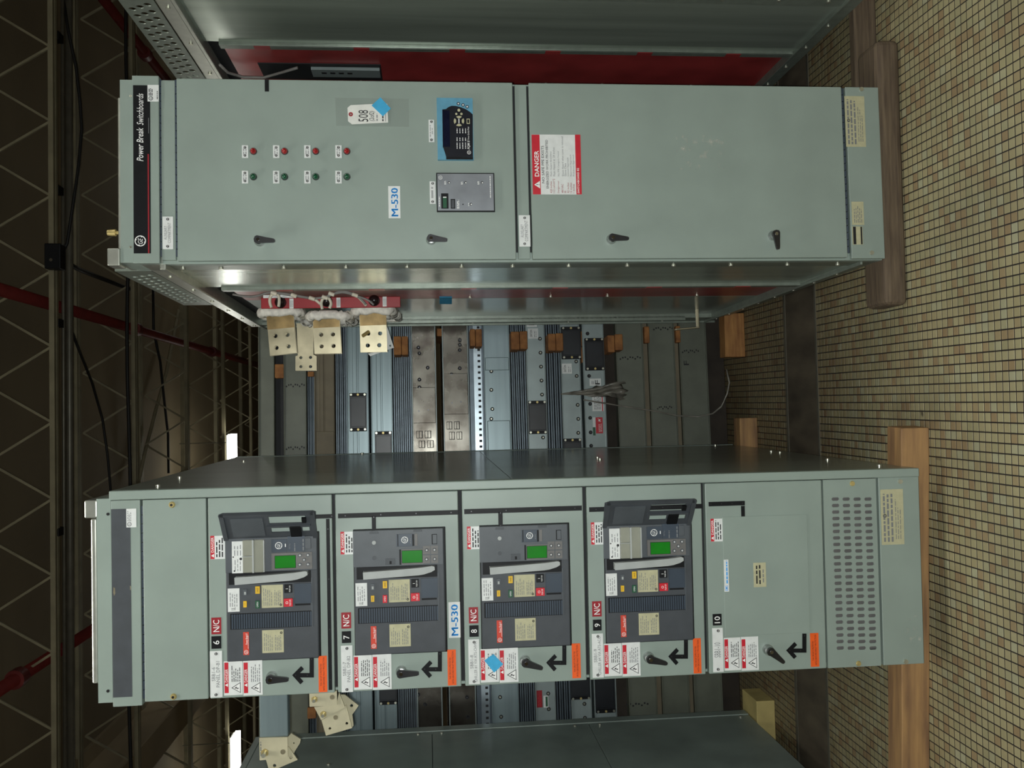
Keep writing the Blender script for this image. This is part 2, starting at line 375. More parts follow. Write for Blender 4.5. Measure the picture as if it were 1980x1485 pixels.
def screw(mb, fr, x, y, m, r=.005, h=.003, yy=0, n=8):
    c = fr.P(x, y, yy); mb.cyl((c.x, yy, c.z), (c.x, yy-h, c.z), r, m, n); mb.box(c.x-r*.8, c.x+r*.8, yy-h-.0002, yy-h, c.z-r*.14, c.z+r*.14, INK)
def fbox(mb, fr, px, y0, y1, m, p=0):
    x0, x1, z0, z1 = fr.R(*px, p); return mb.box(x0, x1, y0, y1, z0, z1, m)
# ================================================================== STRUCTURE
def pj(P):
    d = Vector(P)-CAMO; z = d.dot(_F); return 990+FPX*d.dot(EV)/z, 742.5-FPX*d.dot(EU)/z
def structure(name, mb, m=None):
    o = mb.build(name); o['kind'] = 'structure'; return o
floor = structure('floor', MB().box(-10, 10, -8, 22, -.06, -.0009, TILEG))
structure('ceiling', MB().box(-10, 10, -8, 22, 4.82, 4.9, DECK))
structure('wall_back', MB().box(-10, 10, 22, 22.2, 0, 4.82, WALLM))
structure('wall_front', MB().box(-10, 10, -8.2, -8, 0, 4.82, WALLM))
structure('wall_left', MB().box(-10.2, -10, -8, 22, 0, 4.82, WALLM))
structure('wall_right', MB().box(10, 10.2, -8, 22, 0, 4.82, WALLM))
# mosaic tiles: the 300 largest in view as parts, the others joined
RG = Matrix.Rotation(GROT, 4, 'Z')
TG = .0036
def tile_geo(mb, cx, cy, dz=0):
    h = PT/2-TG/2; k = h-.0008; z = dz
    vs = [(cx-h, cy-h, -.0012), (cx+h, cy-h, -.0012), (cx+h, cy+h, -.0012), (cx-h, cy+h, -.0012), (cx-k, cy-k, z), (cx+k, cy-k, z), (cx+k, cy+k, z), (cx-k, cy+k, z)]
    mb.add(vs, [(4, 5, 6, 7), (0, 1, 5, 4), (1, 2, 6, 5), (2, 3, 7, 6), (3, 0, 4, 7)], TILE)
cells = []
for j in range(int(2.15/PT), int(4.5/PT)):
    for i in range(int(-2.4/PT), int(2.5/PT)):
        c = RG @ Vector(((i+.5)*PT, (j+.5)*PT, 0)); x, y = pj(c)
        if -60 < x < 2080 and -60 < y < 1545:
            big = (x < 1973 and 6 < y < 1479); cells.append((c.y if big else 99, i, j))
cells.sort()
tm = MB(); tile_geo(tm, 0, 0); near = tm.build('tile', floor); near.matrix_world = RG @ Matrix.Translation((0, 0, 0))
for n, (d, i, j) in enumerate(cells[:300]):
    o = near if n == 0 else near.copy()
    if n: COL.objects.link(o); o.parent = floor
    o.rotation_euler = (0, 0, GROT); o.location = RG @ Vector(((i+.5)*PT, (j+.5)*PT, random.uniform(-.0003, .0002)))
fm = MB()
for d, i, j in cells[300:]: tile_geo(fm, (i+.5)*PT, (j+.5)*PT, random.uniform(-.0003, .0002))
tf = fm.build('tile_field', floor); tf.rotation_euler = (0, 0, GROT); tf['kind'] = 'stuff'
# dark steel strip let into the floor across the aisle
sm_ = MB(); sm_.box(-2.2, 2.3, 3.66, 3.965, -.003, .0016, STEEL); sm_.box(-2.2, 2.3, 3.965, 3.985, -.003, .004, COND); sm_.box(-2.2, 2.3, 3.645, 3.66, -.003, .003, COND)
structure('trim_1', sm_)

# ------------------------------------------------------------------ roof joists
JZ = 4.3; JH = .49; HP = .272
JY = [6.77, 8.57, 10.38, 12.2, 14.05, 15.9]
up_b = MB(); up_b.bar((0, 0, 0), (HP, 0, JH-.05), .017, .017, JOIST); dn_b = MB(); dn_b.bar((0, 0, JH-.05), (HP, 0, 0), .017, .017, JOIST)
proto = {}
JN = ['nearest', 'second nearest', 'third', 'fourth', 'fifth', 'farthest']
for n, Y in enumerate(JY):
    fr = Fr(0, Y, JZ)
    t = thing('roof_joist', fr, 'tan open web steel roof joist, %s row from the viewer' % JN[n], 'joist', 'roof joists')
    b = MB(); b.box(-10, 10, -.04, -.008, -.035, 0, JOIST).box(-10, 10, .008, .04, -.035, 0, JOIST); b.build('bottom_chord', t, frame=None)
    b = MB(); b.box(-10, 10, -.05, -.008, JH-.02, JH+.03, JOIST).box(-10, 10, .008, .05, JH-.02, JH+.03, JOIST); b.build('top_chord', t)
    x = -.46*Y-.2; x = math.floor(x/(2*HP))*2*HP + (.17 if n % 2 else .0)
    k = 0
    while x < .55*Y:
        key = k % 2
        if key not in proto: proto[key] = (up_b, dn_b)[key].build('web_bar', t); o = proto[key]
        else: o = proto[key].copy(); COL.objects.link(o); o.parent = t
        o.location = (x, 0, -.005); x += HP; k += 1

# ------------------------------------------------------------------ pipes, conduits, cables below the deck
def run(name, pts, r, m, label, cat, n=10, couplings=(), cm=None, group=None):
    b = MB(); b.tube(pts, r, m, n); o = b.build(name); tag(o, label, cat, group)
    for p, d in couplings:
        c = MB(); p = Vector(p); c.cyl(p-Vector(d)*.05, p+Vector(d)*.05, r*1.5, cm or m, 12); c.build('coupling', o)
    return o
run('sprinkler_pipe', [(.9, 5.2, 4.47), (.9, 21, 4.47)], .045, PIPER, 'dark red sprinkler pipe receding above the gap between the two cabinets', 'pipe', couplings=[((.9, 9.2, 4.47), (0, 1, 0)), ((.9, 12.4, 4.47), (0, 1, 0))])
run('sprinkler_pipe', [(-1.755, 5.2, 4.47), (-1.755, 21, 4.47)], .045, PIPER, 'dark red sprinkler pipe receding over the breaker cabinet on the left', 'pipe', couplings=[((-1.755, 6.6, 4.47), (0, 1, 0))])
run('sprinkler_pipe', [(3.8, 5.2, 4.47), (3.85, 21, 4.47)], .045, PIPER, 'dark red sprinkler pipe receding above the far right cabinet', 'pipe', couplings=[((3.8, 9.6, 4.47), (0, 1, 0))])
run('conduit', [(-9.9, 6.88, 4.285), (9.9, 6.98, 4.275)], .013, COND, 'thin zinc conduit strapped under the nearest roof joist', 'conduit')
run('conduit', [(-9.9, 6.99, 4.29), (9.9, 7.12, 4.28)], .028, COND, 'thick tan conduit just behind the nearest roof joist', 'conduit')
run('cable_bundle', [(x, 8.26+.012*x, 4.24+.012*math.sin(x*2.3)) for x in [i*.3-4 for i in range(31)]], .015, CABLE, 'thick black cable bundle slung before the second roof joist', 'cable')
def wire_px(name, pts, z, r, m, label):
    P_ = [FW.hit(x, y, 2, zz) for (x, y), zz in zip(pts, z)]
    run(name, P_, r, m, label, 'cable', 6)
wire_px('slack_cable', [(118, -30), (132, 60), (147, 130), (155, 200), (158, 250), (152, 320), (142, 390), (130, 470), (116, 500)], [4.3, 4.25, 4.2, 4.18, 4.17, 4.18, 4.2, 4.24, 4.29], .011, CABLE, 'dark cable sagging beside the nearest joist, right of the junction box')
wire_px('slack_cable', [(123, 600), (150, 670), (178, 740), (198, 810), (208, 880), (215, 960), (216, 1010)], [4.36, 4.44, 4.5, 4.5, 4.45, 4.42, 4.36], .011, CABLE, 'dark cable hanging slack between the first two joists over the aisle')
wire_px('slack_cable', [(296, 560), (297, 640), (310, 700), (316, 760), (325, 840), (326, 915)], [4.55]*6, .014, CABLE, 'dark cable hanging slack between the second and third joists')
wire_px('brace_rod', [(345, 600), (322, 720), (300, 800), (282, 870), (268, 930)], [4.72]*5, .022, JOIST, 'slanted steel brace rod between second and third joists')
wire_px('slack_cable', [(126, 505), (150, 520), (190, 536), (240, 555), (262, 562)], [4.33, 4.42, 4.46, 4.46, 4.4], .018, CABLE, 'black cable running back from the black junction box')
b = MB(); jb = FW.hit(108, 497, 2, 4.24); b.box(jb.x-.09, jb.x+.09, jb.y-.05, jb.y+.05, 4.19, 4.3, BLACK); b.cyl((jb.x-.03, jb.y-.05, 4.25), (jb.x-.03, jb.y-.062, 4.25), .012, CHROME, 10)
jb_o = tag(b.build('junction_box', bevel=.006), 'black electrical junction box fixed under the nearest roof joist', 'junction box')
for y_, lab in ((72, 'black clamp on the conduit at upper right end of nearest joist'), (368, 'black clamp on the conduit above the tall right cabinet'), (625, 'black clamp on the conduit left of the black junction box'), (1028, 'black clamp on the conduit over the breaker cabinet')):
    c = FW.hit(112, y_, 2, 4.285); k = MB().box(c.x-.03, c.x+.03, c.y-.05, c.y+.05, 4.262, 4.31, BLACK); tag(k.build('pipe_clamp', bevel=.004), lab, 'clamp')
# steel girder running back at upper left
gx = FW.hit(321, 1421, 2, 4.3).x
b = MB(); b.box(gx-.16, gx+.16, 7.2, 21.9, 4.3, 4.32, WALLM).box(gx-.01, gx+.01, 7.2, 21.9, 4.32, 4.78, WALLM).box(gx-.16, gx+.16, 7.2, 21.9, 4.78, 4.82, WALLM)
tag(b.build('steel_girder'), 'tan steel girder receding under the deck at far left', 'girder')

# ------------------------------------------------------------------ strip lights (the row behind the viewer is added for front light)
def lens_mat(k):
    m = LENS.copy(); m.name = 'fixture_lens_%d' % int(k*100); m.node_tree.nodes['Principled BSDF'].inputs['Emission Strength'].default_value = LAMP_E*k; return m
lp = None
for r, (Y, Z, k, xs) in enumerate(ROWS):
    lm_ = lens_mat(k)
    for x in xs:
        fr = Fr(x, Y, Z)
        if r == 0 and abs(x+.81) < .01: lab, g = 'glowing strip light hanging behind the breaker cabinet, beside its upper right edge', None
        elif r == 0 and abs(x+4.67) < .01: lab, g = 'glowing strip light at far left beyond the dark grey cabinet', None
        else: lab, g = 'unseen white ceiling strip light, outside the view or behind cabinets', 'hidden ceiling strip lights'
        t = thing('strip_light', fr, lab, 'light', g)
        MB().box(-.6, .6, -.1, .1, .06, .09, FIXT).build('housing', t, bevel=.004)
        b = MB(); b.box(-.61, .61, -.13, .13, 0, .06, lm_); b.build('lens', t)
        for hx in (-.5, .5): MB().cyl((hx, 0, .09), (hx, 0, .7), .006, COND, 6).build('hanger', t)
# ================================================================== TALL SWITCHBOARDS (shared shell)
WA, DA = .5845, 1.825
bolt_me = None
def bolts(t, pts, r=.007, m=None):
    global bolt_me
    for p, ax in pts:
        if bolt_me is None:
            b = MB(); b.cyl((0, 0, 0), (-.006, 0, 0), .0075, RIVET, 8); o = b.build('bolt', t); bolt_me = o.data
        else: o = bpy.data.objects.new('bolt', bolt_me); COL.objects.link(o); o.parent = t
        o.location = p
        if ax == 'f': o.rotation_euler = (0, 0, math.pi/2)
        if ax == 'r': o.rotation_euler = (0, 0, math.pi)
def side_shell(t, tabz, red_tab):
    """carcass with the open left-hand side: flanges, panel, trim, red barrier, rear panel, rails, vent plate"""
    MB().box(.03, WA-.004, .024, DA-.01, .0, 2.36, DARK).build('carcass', t)
    MB().box(WA-.004, WA, .02, DA, .0, 2.36, PAINT).build('right_panel', t)
    MB().box(0, WA, DA-.01, DA, 0, 2.36, PAINT).build('back_panel', t)
    MB().box(0, WA, .05, DA, 2.36, 2.43, PAINT).build('roof_panel', t, bevel=.003)
    b = MB(); b.box(-.003, .03, .018, .05, .0, 2.362, PAINT); b.box(.0, .03, .05, .145, .0, 2.36, GALVF); b.build('front_post', t, bevel=.003)
    MB().box(.006, .03, .145, .553, .06, 2.356, GALV).build('side_panel', t, bevel=.002)
    b = MB(); b.box(-.006, .03, .553, .562, .06, 2.30, GALVF); b.box(-.006, .0, .562, .592, .06, 2.30, GALVF); b.build('trim_strip', t, bevel=.0015)
    MB().box(.022, .03, .592, 1.03, .06, 2.3, REDB).build('barrier_board', t)
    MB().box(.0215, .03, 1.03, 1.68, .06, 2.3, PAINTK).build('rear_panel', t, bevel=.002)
    b = MB(); b.box(0, .03, 1.68, DA, 0, 2.36, GALVF); b.box(-.012, .012, 1.68, 1.69, .2, 2.36, GALVF); b.box(-.012, .0, DA-.012, DA, 0, 2.36, GALVF); b.build('rear_post', t, bevel=.002)
    b = MB(); b.box(-.001, .03, .05, DA, 0, .062, GALVF); b.box(-.012, .0, .05, DA, .054, .062, GALVF); b.build('bottom_rail', t, bevel=.002)
    b = MB(); b.box(-.003, .03, .02, DA+.005, 2.37, 2.43, RAIL); b.box(-.02, .03, .02, DA+.005, 2.352, 2.37, RAIL); b.build('top_rail', t, bevel=.003)
    hs = [circ(.24+.054*i+.018*j, 2.466+.03*j, .0135, 10) for j in range(3) for i in range(13)]
    b = MB(); b.plate([(.16, 2.436), (1.0, 2.436), (1.0, 2.552), (.16, 2.552)], hs, .004, .0, GALVF, lambda a, c, d: (d, a, c)); b.box(0, .05, .158, .162, 2.436, 2.552, GALVF); b.box(0, .05, 1.0, 1.004, 2.436, 2.552, GALVF); b.build('vent_plate', t)
    bolts(t, [((0, .1, z), 's') for z in (.12, .3, .5, .7, .86, 1.06, 1.25, 1.42, 1.6, 1.8, 2.0, 2.2, 2.32)]+[((0, .3+.2*i, .03), 's') for i in range(8)]+[((-.003, .25+.3*i, 2.4), 's') for i in range(6)]+[((0, 1.77, z), 's') for z in (.3, .8, 1.3, 1.8, 2.2)])
    bolts(t, [((.022, .985, z), 's') for z in (.35, .75, 1.0, 1.35, 1.8)])
    for z in tabz: MB().box(-.0075, .0, .56, .594, z-.03, z+.03, red_tab).build('barrier_tab', t)

def latch(fr, x, y, ang, parent, yy=0, sc=1.0):
    """chrome quarter-turn handle: round boss and tapered lever turned by ang (0 = lever pointing down)"""
    c = fr.P(x, y, yy); b = MB(); b.cyl((0, 0, 0), (0, -.012, 0), .0165, CHROME, 20, .0158); b.cyl((0, -.012, 0), (0, -.026, 0), .0155, CHROME, 20, .0135)
    o = [(-.0125, .004), (-.009, -.02), (-.006, -.047), (-.0035, -.052), (.0035, -.052), (.006, -.047), (.009, -.02), (.0125, .004), (.009, .0105), (0, .013), (-.009, .0105)]
    b.plate(o, [], -.026, -.035, HDARK, lambda p, q, d: (p, d, q)); b.cyl((0, -.035, 0), (0, -.0365, 0), .0055, CHROME, 12)
    h = b.build('latch_handle', parent, bevel=.0015); h.location = (c.x, yy, c.z); h.rotation_euler = (0, ang, 0); h.scale = (sc, 1, sc); return h

# ------------------------------------------------------------------ switchboard with the indicator lamps (right of centre)
TA = thing('switchboard', FA, 'tall grey-green switchboard with red and green indicator lamps and a big danger sign', 'switchboard')
side_shell(TA, [FA.S(x, 556, 0).z for x in (548, 728, 906, 1081, 1259, 1425)], REDB)
zA = lambda x: FA.P(x, 330).z
b = MB(); b.box(-.003, WA+.006, -.002, .13, zA(308), zA(256), PAINT); b.build('header_panel', TA, bevel=.002)
b = MB(); b.box(.0, WA-.006, .004, .13, zA(256), zA(231.5), PAINT)
for y in (186, 478): screw(b, FA, 253, y, RIVET, .004, .003, .004)
b.build('header_cap', TA, bevel=.002)
b = MB(); b.box(.008, WA-.006, .006, .03, zA(338), zA(311), PAINT); b.build('upper_strip', TA, bevel=.0015)
for za, n in ((zA(309.5), 'hinge'), (zA(339.5), 'hinge'), (zA(1637), 'hinge')):
    h = MB(); x = .02
    while x < WA-.02: h.cyl((x, .01, za), (x+.021, .01, za), .0045, BRKB, 8); x += .0235
    h.build(n, TA)
# lifting channel lying on the roof
b = MB(); z0 = zA(231.5); zr = zA(221.5)
x0, x1, _, _ = FA.R(221, 193, 231, 512, .05); b.box(x0, x1, .03, .5, z0-.005, zr, RAIL)
b.build('roof_channel', TA, bevel=.003)
b = MB(); e0, e1, ez0, ez1 = FA.R(207.5, 480, 232, 514, -.0); b.box(e0, e1, -.004, .06, ez0, ez1, RAIL); b.build('channel_end_block', TA, bevel=.004)
b = MB(); c = FA.P(205, 450, .05); b.cyl((c.x, .05, zr-.01), (c.x, .05, zr+.016), .006, BRASS, 10).cyl((c.x, .05, zr+.013), (c.x, .05, zr+.038), .0115, BRASS, 12, .0095); b.build('lifting_stud', TA)
# doors
for nm, xa, xb in (('upper_door', 342, 994.5), ('lower_door', 1026, 1633)):
    b = MB(); b.box(.004, WA-.0005, 0, .022, zA(xb), zA(xa), PAINT); o = b.build(nm, TA, bevel=.0025)
    if nm == 'upper_door': UD = o
    else: LD = o
b = MB(); b.box(.006, WA-.004, .008, .03, zA(1022), zA(999), PAINT); b.build('middle_strip', TA, bevel=.0015)
b = MB(); b.box(.0, WA, .001, .024, -.0, zA(1641), PAINT); b.build('kick_plate', TA, bevel=.002)
bolts(TA, [((FA.P(x, y).x, .001, FA.P(x, y).z), 'f') for x, y in ((1665, 173), (1685, 489))], .005)
# header banner
p = Print(FA, -.002); p.sheet((258, 165, 291, 490), BLACK); p.logo(271.5, 466, 11, WHITEP); p.text((264.5, 247, 277.5, 312), 'Power Break', WHITEP, 2, .02, .28); p.text((264.5, 181, 277.5, 242), 'Switchboards', WHITEP, 2, 0, .28)
p.rect((286, 298, 288.6, 490), REDN); p.rect((287, 228, 288, 258), INKG); p.build('banner_plate', TA)
def listing(fr, px, y, parent):
    p = Print(fr, y, .0016); p.sheet(px, WHITE); x0, y0, x1, y1 = px; h = x1-x0
    p.lines((x0+h*.08, y0+2, x0+h*.48, y1-11), 3, INK, 2, .55, 5); p.disc(x0+h*.3, y1-6, h*.2, INK, 2, 16, h*.15); p.text((x0+h*.2, y1-8.5, x0+h*.42, y1-4), 'UL', INK, 2, .01)
    p.lines((x0+h*.82, y0+4, x0+h*.93, y1-4), 1, INK, 2, .6, 2); return p.build('listing_label', parent)
listing(FA, (285.5, 164.5, 307, 196.5), -.002, TA)
def nameplate(fr, px, y, parent, rows, screws=True, ink=INKG, inset=.2):
    x0, y0, x1, y1 = px; h = x1-x0; w_ = y1-y0; p = Print(fr, y, .0022); p.sheet(px, WHITE)
    n = len(rows)
    for i, (t_, f) in enumerate(rows):
        a = x0+h*(.14+.74*i/n); e = x0+h*(.14+.74*(i+.78)/n); my = (y0+y1)/2; hw = w_*f/2
        if t_ is None: p.lines((a, my-hw, e, my+hw), 1, INKL, 2, .6, int(x0)+i, True, .05)
        else: p.text((a, my-hw, e, my+hw), t_, ink, 2)
    if screws:
        d = min(h*.5, 7)
        for yy in (y0+d*.75, y1-d*.75):
            c = fr.P((x0+x1)/2, yy, y); r = .0042; p.mb.cyl((c.x, p.d(1), c.z), (c.x, p.d(1)-.0018, c.z), r, HDARK, 10); p.mb.box(c.x-r*.7, c.x+r*.7, p.d(1)-.0021, p.d(1)-.0018, c.z-.0006, c.z+.0006, WHITEP)
    return p.build('nameplate', parent)
nameplate(FA, (314.5, 419, 335, 482), .006, TA, [('AUXILIARY', .42), ('COMPARTMENT', .62)])
nameplate(FA, (1003.5, 416.5, 1025, 477), -.0005, TA, [('AUXILIARY', .42), ('COMPARTMENT', .66)])
# indicator lamps
for i in range(4):
    x = 490.3+60.2*i
    for y, m, nm in ((293, GLASSR, 'red_indicator'), (342.3, GLASSG, 'green_indicator')):
        c = FA.P(x, y); b = MB(); b.cyl((c.x, 0, c.z), (c.x, -.006, c.z), .0112, HDARK, 18); b.dome((c.x, -.006, c.z), .0098, 'y', m, 16, 5, .0125); b.build(nm, UD, label='red glass indicator lamp' if m is GLASSR else 'green glass indicator lamp')
        nameplate(FA, (x-22.3, y-11.8, x-10.3, y+12.6), 0, UD, [(None, .5), (None, .4)])
nameplate(FA, (829, 232, 839.5, 275), 0, UD, [(None, .55), (None, .3)]); nameplate(FA, (831, 351, 842, 394.5), 0, UD, [(None, .5)])
p = Print(FA, 0); p.sheet((751, 360, 774, 422), WHITE); p.text((756.5, 364, 769.5, 418), 'M-530', BLUEI, 2, 0); p.text((756.5, 364.7, 769.5, 418.7), 'M-530', BLUEI, 2); p.text((756.9, 363.5, 769.9, 417.5), 'M-530', BLUEI, 2); p.build('asset_label', UD)
p = Print(FA, 0, .0015); p.sheet((512, 153.5, 520, 177), BLACK); p.build('mimic_strip', UD)
# protection relay
p = Print(FA, 0, .012); px = (845.3, 192, 914.5, 311); p.sheet(px, RELB)
dark = [(855, 214), (862, 213.5), (867, 209.5), (873, 207.2), (881, 207.3), (890, 209.5), (900, 213.5), (908, 218.5), (913.6, 223.5), (914.2, 305.5), (862.5, 305.5), (860, 297), (857, 288), (856, 287)]
p.poly(dark, RELK, 1); p.poly([(856, 216), (869, 216), (870, 286), (857, 286)], mat('relay_display', (20, 24, 44), .12, 0, .1, 30), 2)
p.rect((862.5, 305.5, 914.4, 310.6), BLACK, 1)
for x, y in ((886, 203), (895, 205.5), (903, 209)): p.disc(x, y, 3.4, BRKB, 1, 14); p.disc(x, y, 1.5, WHITEP, 2, 10)
for x, y, r in ((887, 215.6, 2.8), (882, 222.8, 2.2), (892, 222.8, 2.4)): p.disc(x, y, r, CREAM, 2, 12)
for k in range(4):
    a = math.pi/2*k; pts = []
    for s_ in range(7):
        q = a-.58+1.16*s_/6; pts.append((887.2+10*math.sin(q), 236.5+10*math.cos(q)))
    for s_ in range(7):
        q = a+.36-.72*s_/6; pts.append((887.2+5.6*math.sin(q), 236.5+5.6*math.cos(q)))
    p.poly(pts, CREAM, 2)
p.rect((886.3, 232, 888, 241), WHITEP, 2)
p.rect((902, 232, 908, 242), CREAM, 2); p.rect((903.2, 233.4, 906.8, 240.6), BLACK, 3)
for cx in (883.6, 889, 894.4, 899.8):
    for (a, c2) in ((250, 260), (268, 275), (277, 290)): p.lines((cx-.9, a, cx+.9, c2), 1, WHITEP, 2, .8, int(cx+a), False, .1)
p.text((903.5, 247, 907.8, 272), 'Power Quality Meter', WHITEP, 2, .0); p.text((903.3, 274, 909, 291), 'PQM II', WHITEP, 2, .03, .25); p.logo(906.6, 297, 3.7, WHITEP)
for k in range(7): p.lrect(*[v for v in p.rr((848.2+k*.0, 290+2.1*k, 852, 291+2.1*k))], RELB, 1)
p.build('power_meter_relay', TA, 'blue and black relay with keypad')
# ground fault panel
p = Print(FA, 0, .010); px = (844, 336, 956, 410.5)
p.sheet(px, BLACK); p.rect((846, 337.8, 954, 408.6), METER, 1)
p.logo(851.5, 345, 3.8, WHITEP); 
for x in (868, 900, 932): p.disc(x, 354.6, 2.5, HDARK, 2); p.disc(x+.4, 355, 1.4, WHITEP, 3, 10); p.lines((x-9.2, 351, x-5.5, 358.5), 2, WHITEP, 2, .6, int(x))
p.rect((853, 375.5, 867, 405), BLACK, 2); p.rect((856.5, 382, 863.5, 403.5), GRN, 3); p.rect((856.5, 382, 863, 384), WHITEP, 4)
p.rect((871.3, 386.3, 880, 405), BLACK, 2); p.rect((873, 388, 878.4, 403.5), BRKD, 3)
p.lines((848.5, 381, 850.6, 401), 1, WHITEP, 2, .8, 3, False, .1); p.lines((883, 388, 888, 405), 2, WHITEP, 2, .6, 9); p.disc(895, 396.5, 1.2, BLACK, 2, 10); p.disc(910.4, 396.3, 2.7, HDARK, 2); p.disc(911, 396.6, 1.5, WHITEP, 3, 10); p.lines((905, 393, 907, 400), 1, WHITEP, 2, .7, 4)
p.lines((946.4, 341, 948.6, 384), 1, WHITEP, 2, .7, 8, False, .02)
p.build('ground_fault_panel', TA, 'brushed grey metering panel with black edge')
# latches
latch(FA, 502.5, 467, .08, UD); latch(FA, 833.5, 464.5, .12, UD); latch(FA, 1181.5, 463, .08, LD); latch(FA, 1494, 456, 1.48, LD)
# danger sign on the lower door
p = Print(FA, 0); px = (1029, 260.5, 1123.5, 376); p.sheet(px, WHITE)
sx = lambda u: 1029+94.5*u
p.rect((1029, 260.5, 1044.5, 376), REDL, 1); p.rect((1113, 260.5, 1123.5, 376), REDL, 1)
p.text((1033.3, 291.5, 1042, 341.5), 'DANGER', WHITEP, 2, .05); p.tri((1033, 350, 1044, 364.5), WHITEP, 2); p.rect((1036.8, 356.6, 1041, 357.8), INK, 3); p.disc(1042.6, 357.2, .75, INK, 3, 8)
p.text((1047, 282, 1052, 354.5), 'NO SAFE PPE EXISTS', INK, 2, .015); p.text((1055.5, 270.5, 1060, 364.5), 'ENERGIZED WORK PROHIBITED', INK, 2, .012)
rows = [(1065.5, '420 inches', 351, 'Flash Hazard Boundary', 293), (1071, '113 cal/cm^2', 346, 'Flash Hazard at  24 inches', 285), (1080, 'Dangerous!', 350, 'No PPE Category Found', 293), (1087.5, '480 VAC', 356, 'Shock Hazard when cover is removed', 264), (1093, '00', 369, 'Glove Class', 316), (1098.4, '42 inches', 353.5, 'Limited Approach', 305), (1103.8, '12 inches', 353.5, 'Restricted Approach', 299.5), (1109.2, '1 inches', 356, 'Prohibited Approach', 299.5)]
for x, a, ya, c2, yc in rows: p.text((x-2, ya, x+1.9, 373.5), a, REDN, 2); p.text((x-2, yc, x+1.9, 341), c2, INKG, 2)
p.text((1116, 325, 1120, 374), 'SWITCHBOARD B2', WHITEP, 2, .03); p.build('danger_sign', LD, 'white sign with red DANGER band')
p = Print(FA, 0, .0004); p.rect((1308, 262, 1400, 328), SCUFF, 0); p.build('scuff_mark', LD, 'pale scuffed patch')
# rating labels on the kick plate
def rating(fr, px, y, parent, seed=3):
    p = Print(fr, y); p.sheet(px, CREAM); x0, y0, x1, y1 = px; h = x1-x0; w_ = y1-y0
    for i in range(3): p.lines((x0+h*(.08+.17*i), y0+w_*.04, x0+h*(.2+.17*i), y0+w_*(.95)), 1, INKG, 2, .7, seed+i, False, .1)
    p.disc(x0+h*.16, y0+w_*.48, h*.08, INK, 2, 12, h*.05)
    p.lines((x0+h*.6, y0+w_*.15, x0+h*.9, y0+w_*.9), 3, INKG, 2, .3, seed+5); return p.build('rating_label', parent)
rating(FA, (1634.5, 186, 1672.5, 284), .001, TA)
p = Print(FA, .001); p.sheet((1647, 390, 1670, 435), CREAM); p.lines((1650, 394, 1667, 431), 5, INKG, 2, .4, 6); p.build('rating_label', TA)
p = Print(FA, .001); p.sheet((1648, 438, 1668, 473), CREAM); p.rect((1649.5, 438.5, 1655, 472.5), INK, 1); p.rect((1664, 438.5, 1667, 472.5), INK, 1); p.build('barcode_label', TA)

# ------------------------------------------------------------------ bus bars, current coils and wiring on the open left side
def face(fr, pts, y): return [(q.x, q.z) for q in (fr.P(a, c, y) for a, c in pts)]
def bus_plate(fr, pts, y, th, holes, hr, m, parent, name='bus_bar', n=1, gap=.006, tar=None):
    b = MB(); o = face(fr, pts, y); hs = []
    for hx, hy in holes:
        c = fr.P(hx, hy, y); R_ = abs(fr.P(hx+hr, hy, y).z-c.z); hs.append(circ(c.x, c.z, R_, 14))
    for k in range(n): b.plate(o, hs, y+k*(th+gap), y+k*(th+gap)+th, m, lambda p, q, d: (p, d, q))
    if tar:
        q = face(fr, tar, y-.0004); b.poly(q, SILVT, lambda p, r: (p, y-.0005, r))
    return b.build(name, parent, bevel=.0012, seg=1)
YB1 = 1.12
z_ = lambda zx, zy: (500+zx/6.6, 560+zy/6.6)
bus_plate(FA, [z_(95, 255), z_(435, 255), z_(487, 805), z_(145, 845)], YB1, .007, [z_(213, 590), z_(367, 575), z_(228, 742), z_(380, 723)], 4.3, SILV, TA, n=3, tar=[z_(97, 270), z_(438, 265), z_(460, 480), z_(112, 512)])
bus_plate(FA, [z_(688, 300), z_(1030, 300), z_(1058, 812), z_(712, 820)], YB1, .007, [z_(798, 575), z_(948, 570), z_(803, 724), z_(955, 718)], 4.2, SILV, TA, n=3, tar=[z_(690, 320), z_(1031, 320), z_(1036, 475), z_(700, 492)])
bus_plate(FA, [z_(1285, 255), z_(1625, 250), z_(1643, 795), z_(1300, 800)], YB1, .007, [z_(1400, 560), z_(1550, 558), z_(1393, 712), z_(1540, 708)], 4.2, SILV, TA, n=2, tar=[z_(1287, 300), z_(1627, 297), z_(1632, 450), z_(1295, 462)])
bus_plate(FA, [z_(485, 430), z_(700, 430), z_(700, 830), z_(740, 850), z_(742, 1035), z_(470, 1035), z_(470, 850), z_(500, 840)], 1.5, .012, [z_(540, 868), z_(663, 865), z_(540, 983), z_(663, 983)], 3.0, SILV, TA, n=1)
bus_plate(FA, [z_(1640, 470), z_(1728, 740), z_(1425, 850), z_(1395, 815), z_(1600, 780)], YB1+.03, .006, [z_(1680, 715)], 2, WHITE, TA, name='insulating_sheet')
b = MB(); c = FA.P(*z_(1390, 560), YB1-.004); b.cyl((c.x-.012, YB1-.02, c.z+.02), (c.x+.008, YB1-.002, c.z-.006), .008, BRASS, 8); b.build('stud', TA)
def coil(pxa, pxb, y, dep, thick):
    a, c2 = FA.P(*pxa, y), FA.P(*pxb, y); zc = (a.z+c2.z)/2; hz = abs(a.z-c2.z)/2; xx = (a.x+c2.x)/2; pts = []
    for i in range(56):
        t = 2*math.pi*i/56; ct, st = math.cos(t), math.sin(t); e = .45
        pts.append((xx+.006*random.uniform(-1, 1), y+dep+dep*math.copysign(abs(st)**e, st), zc+(hz-thick)*math.copysign(abs(ct)**e, ct)))
    b = MB(); b.tube(pts, thick, WRAP, 9, True, .11); return b.build('current_coil', TA, label='ring coil wrapped in white tape')
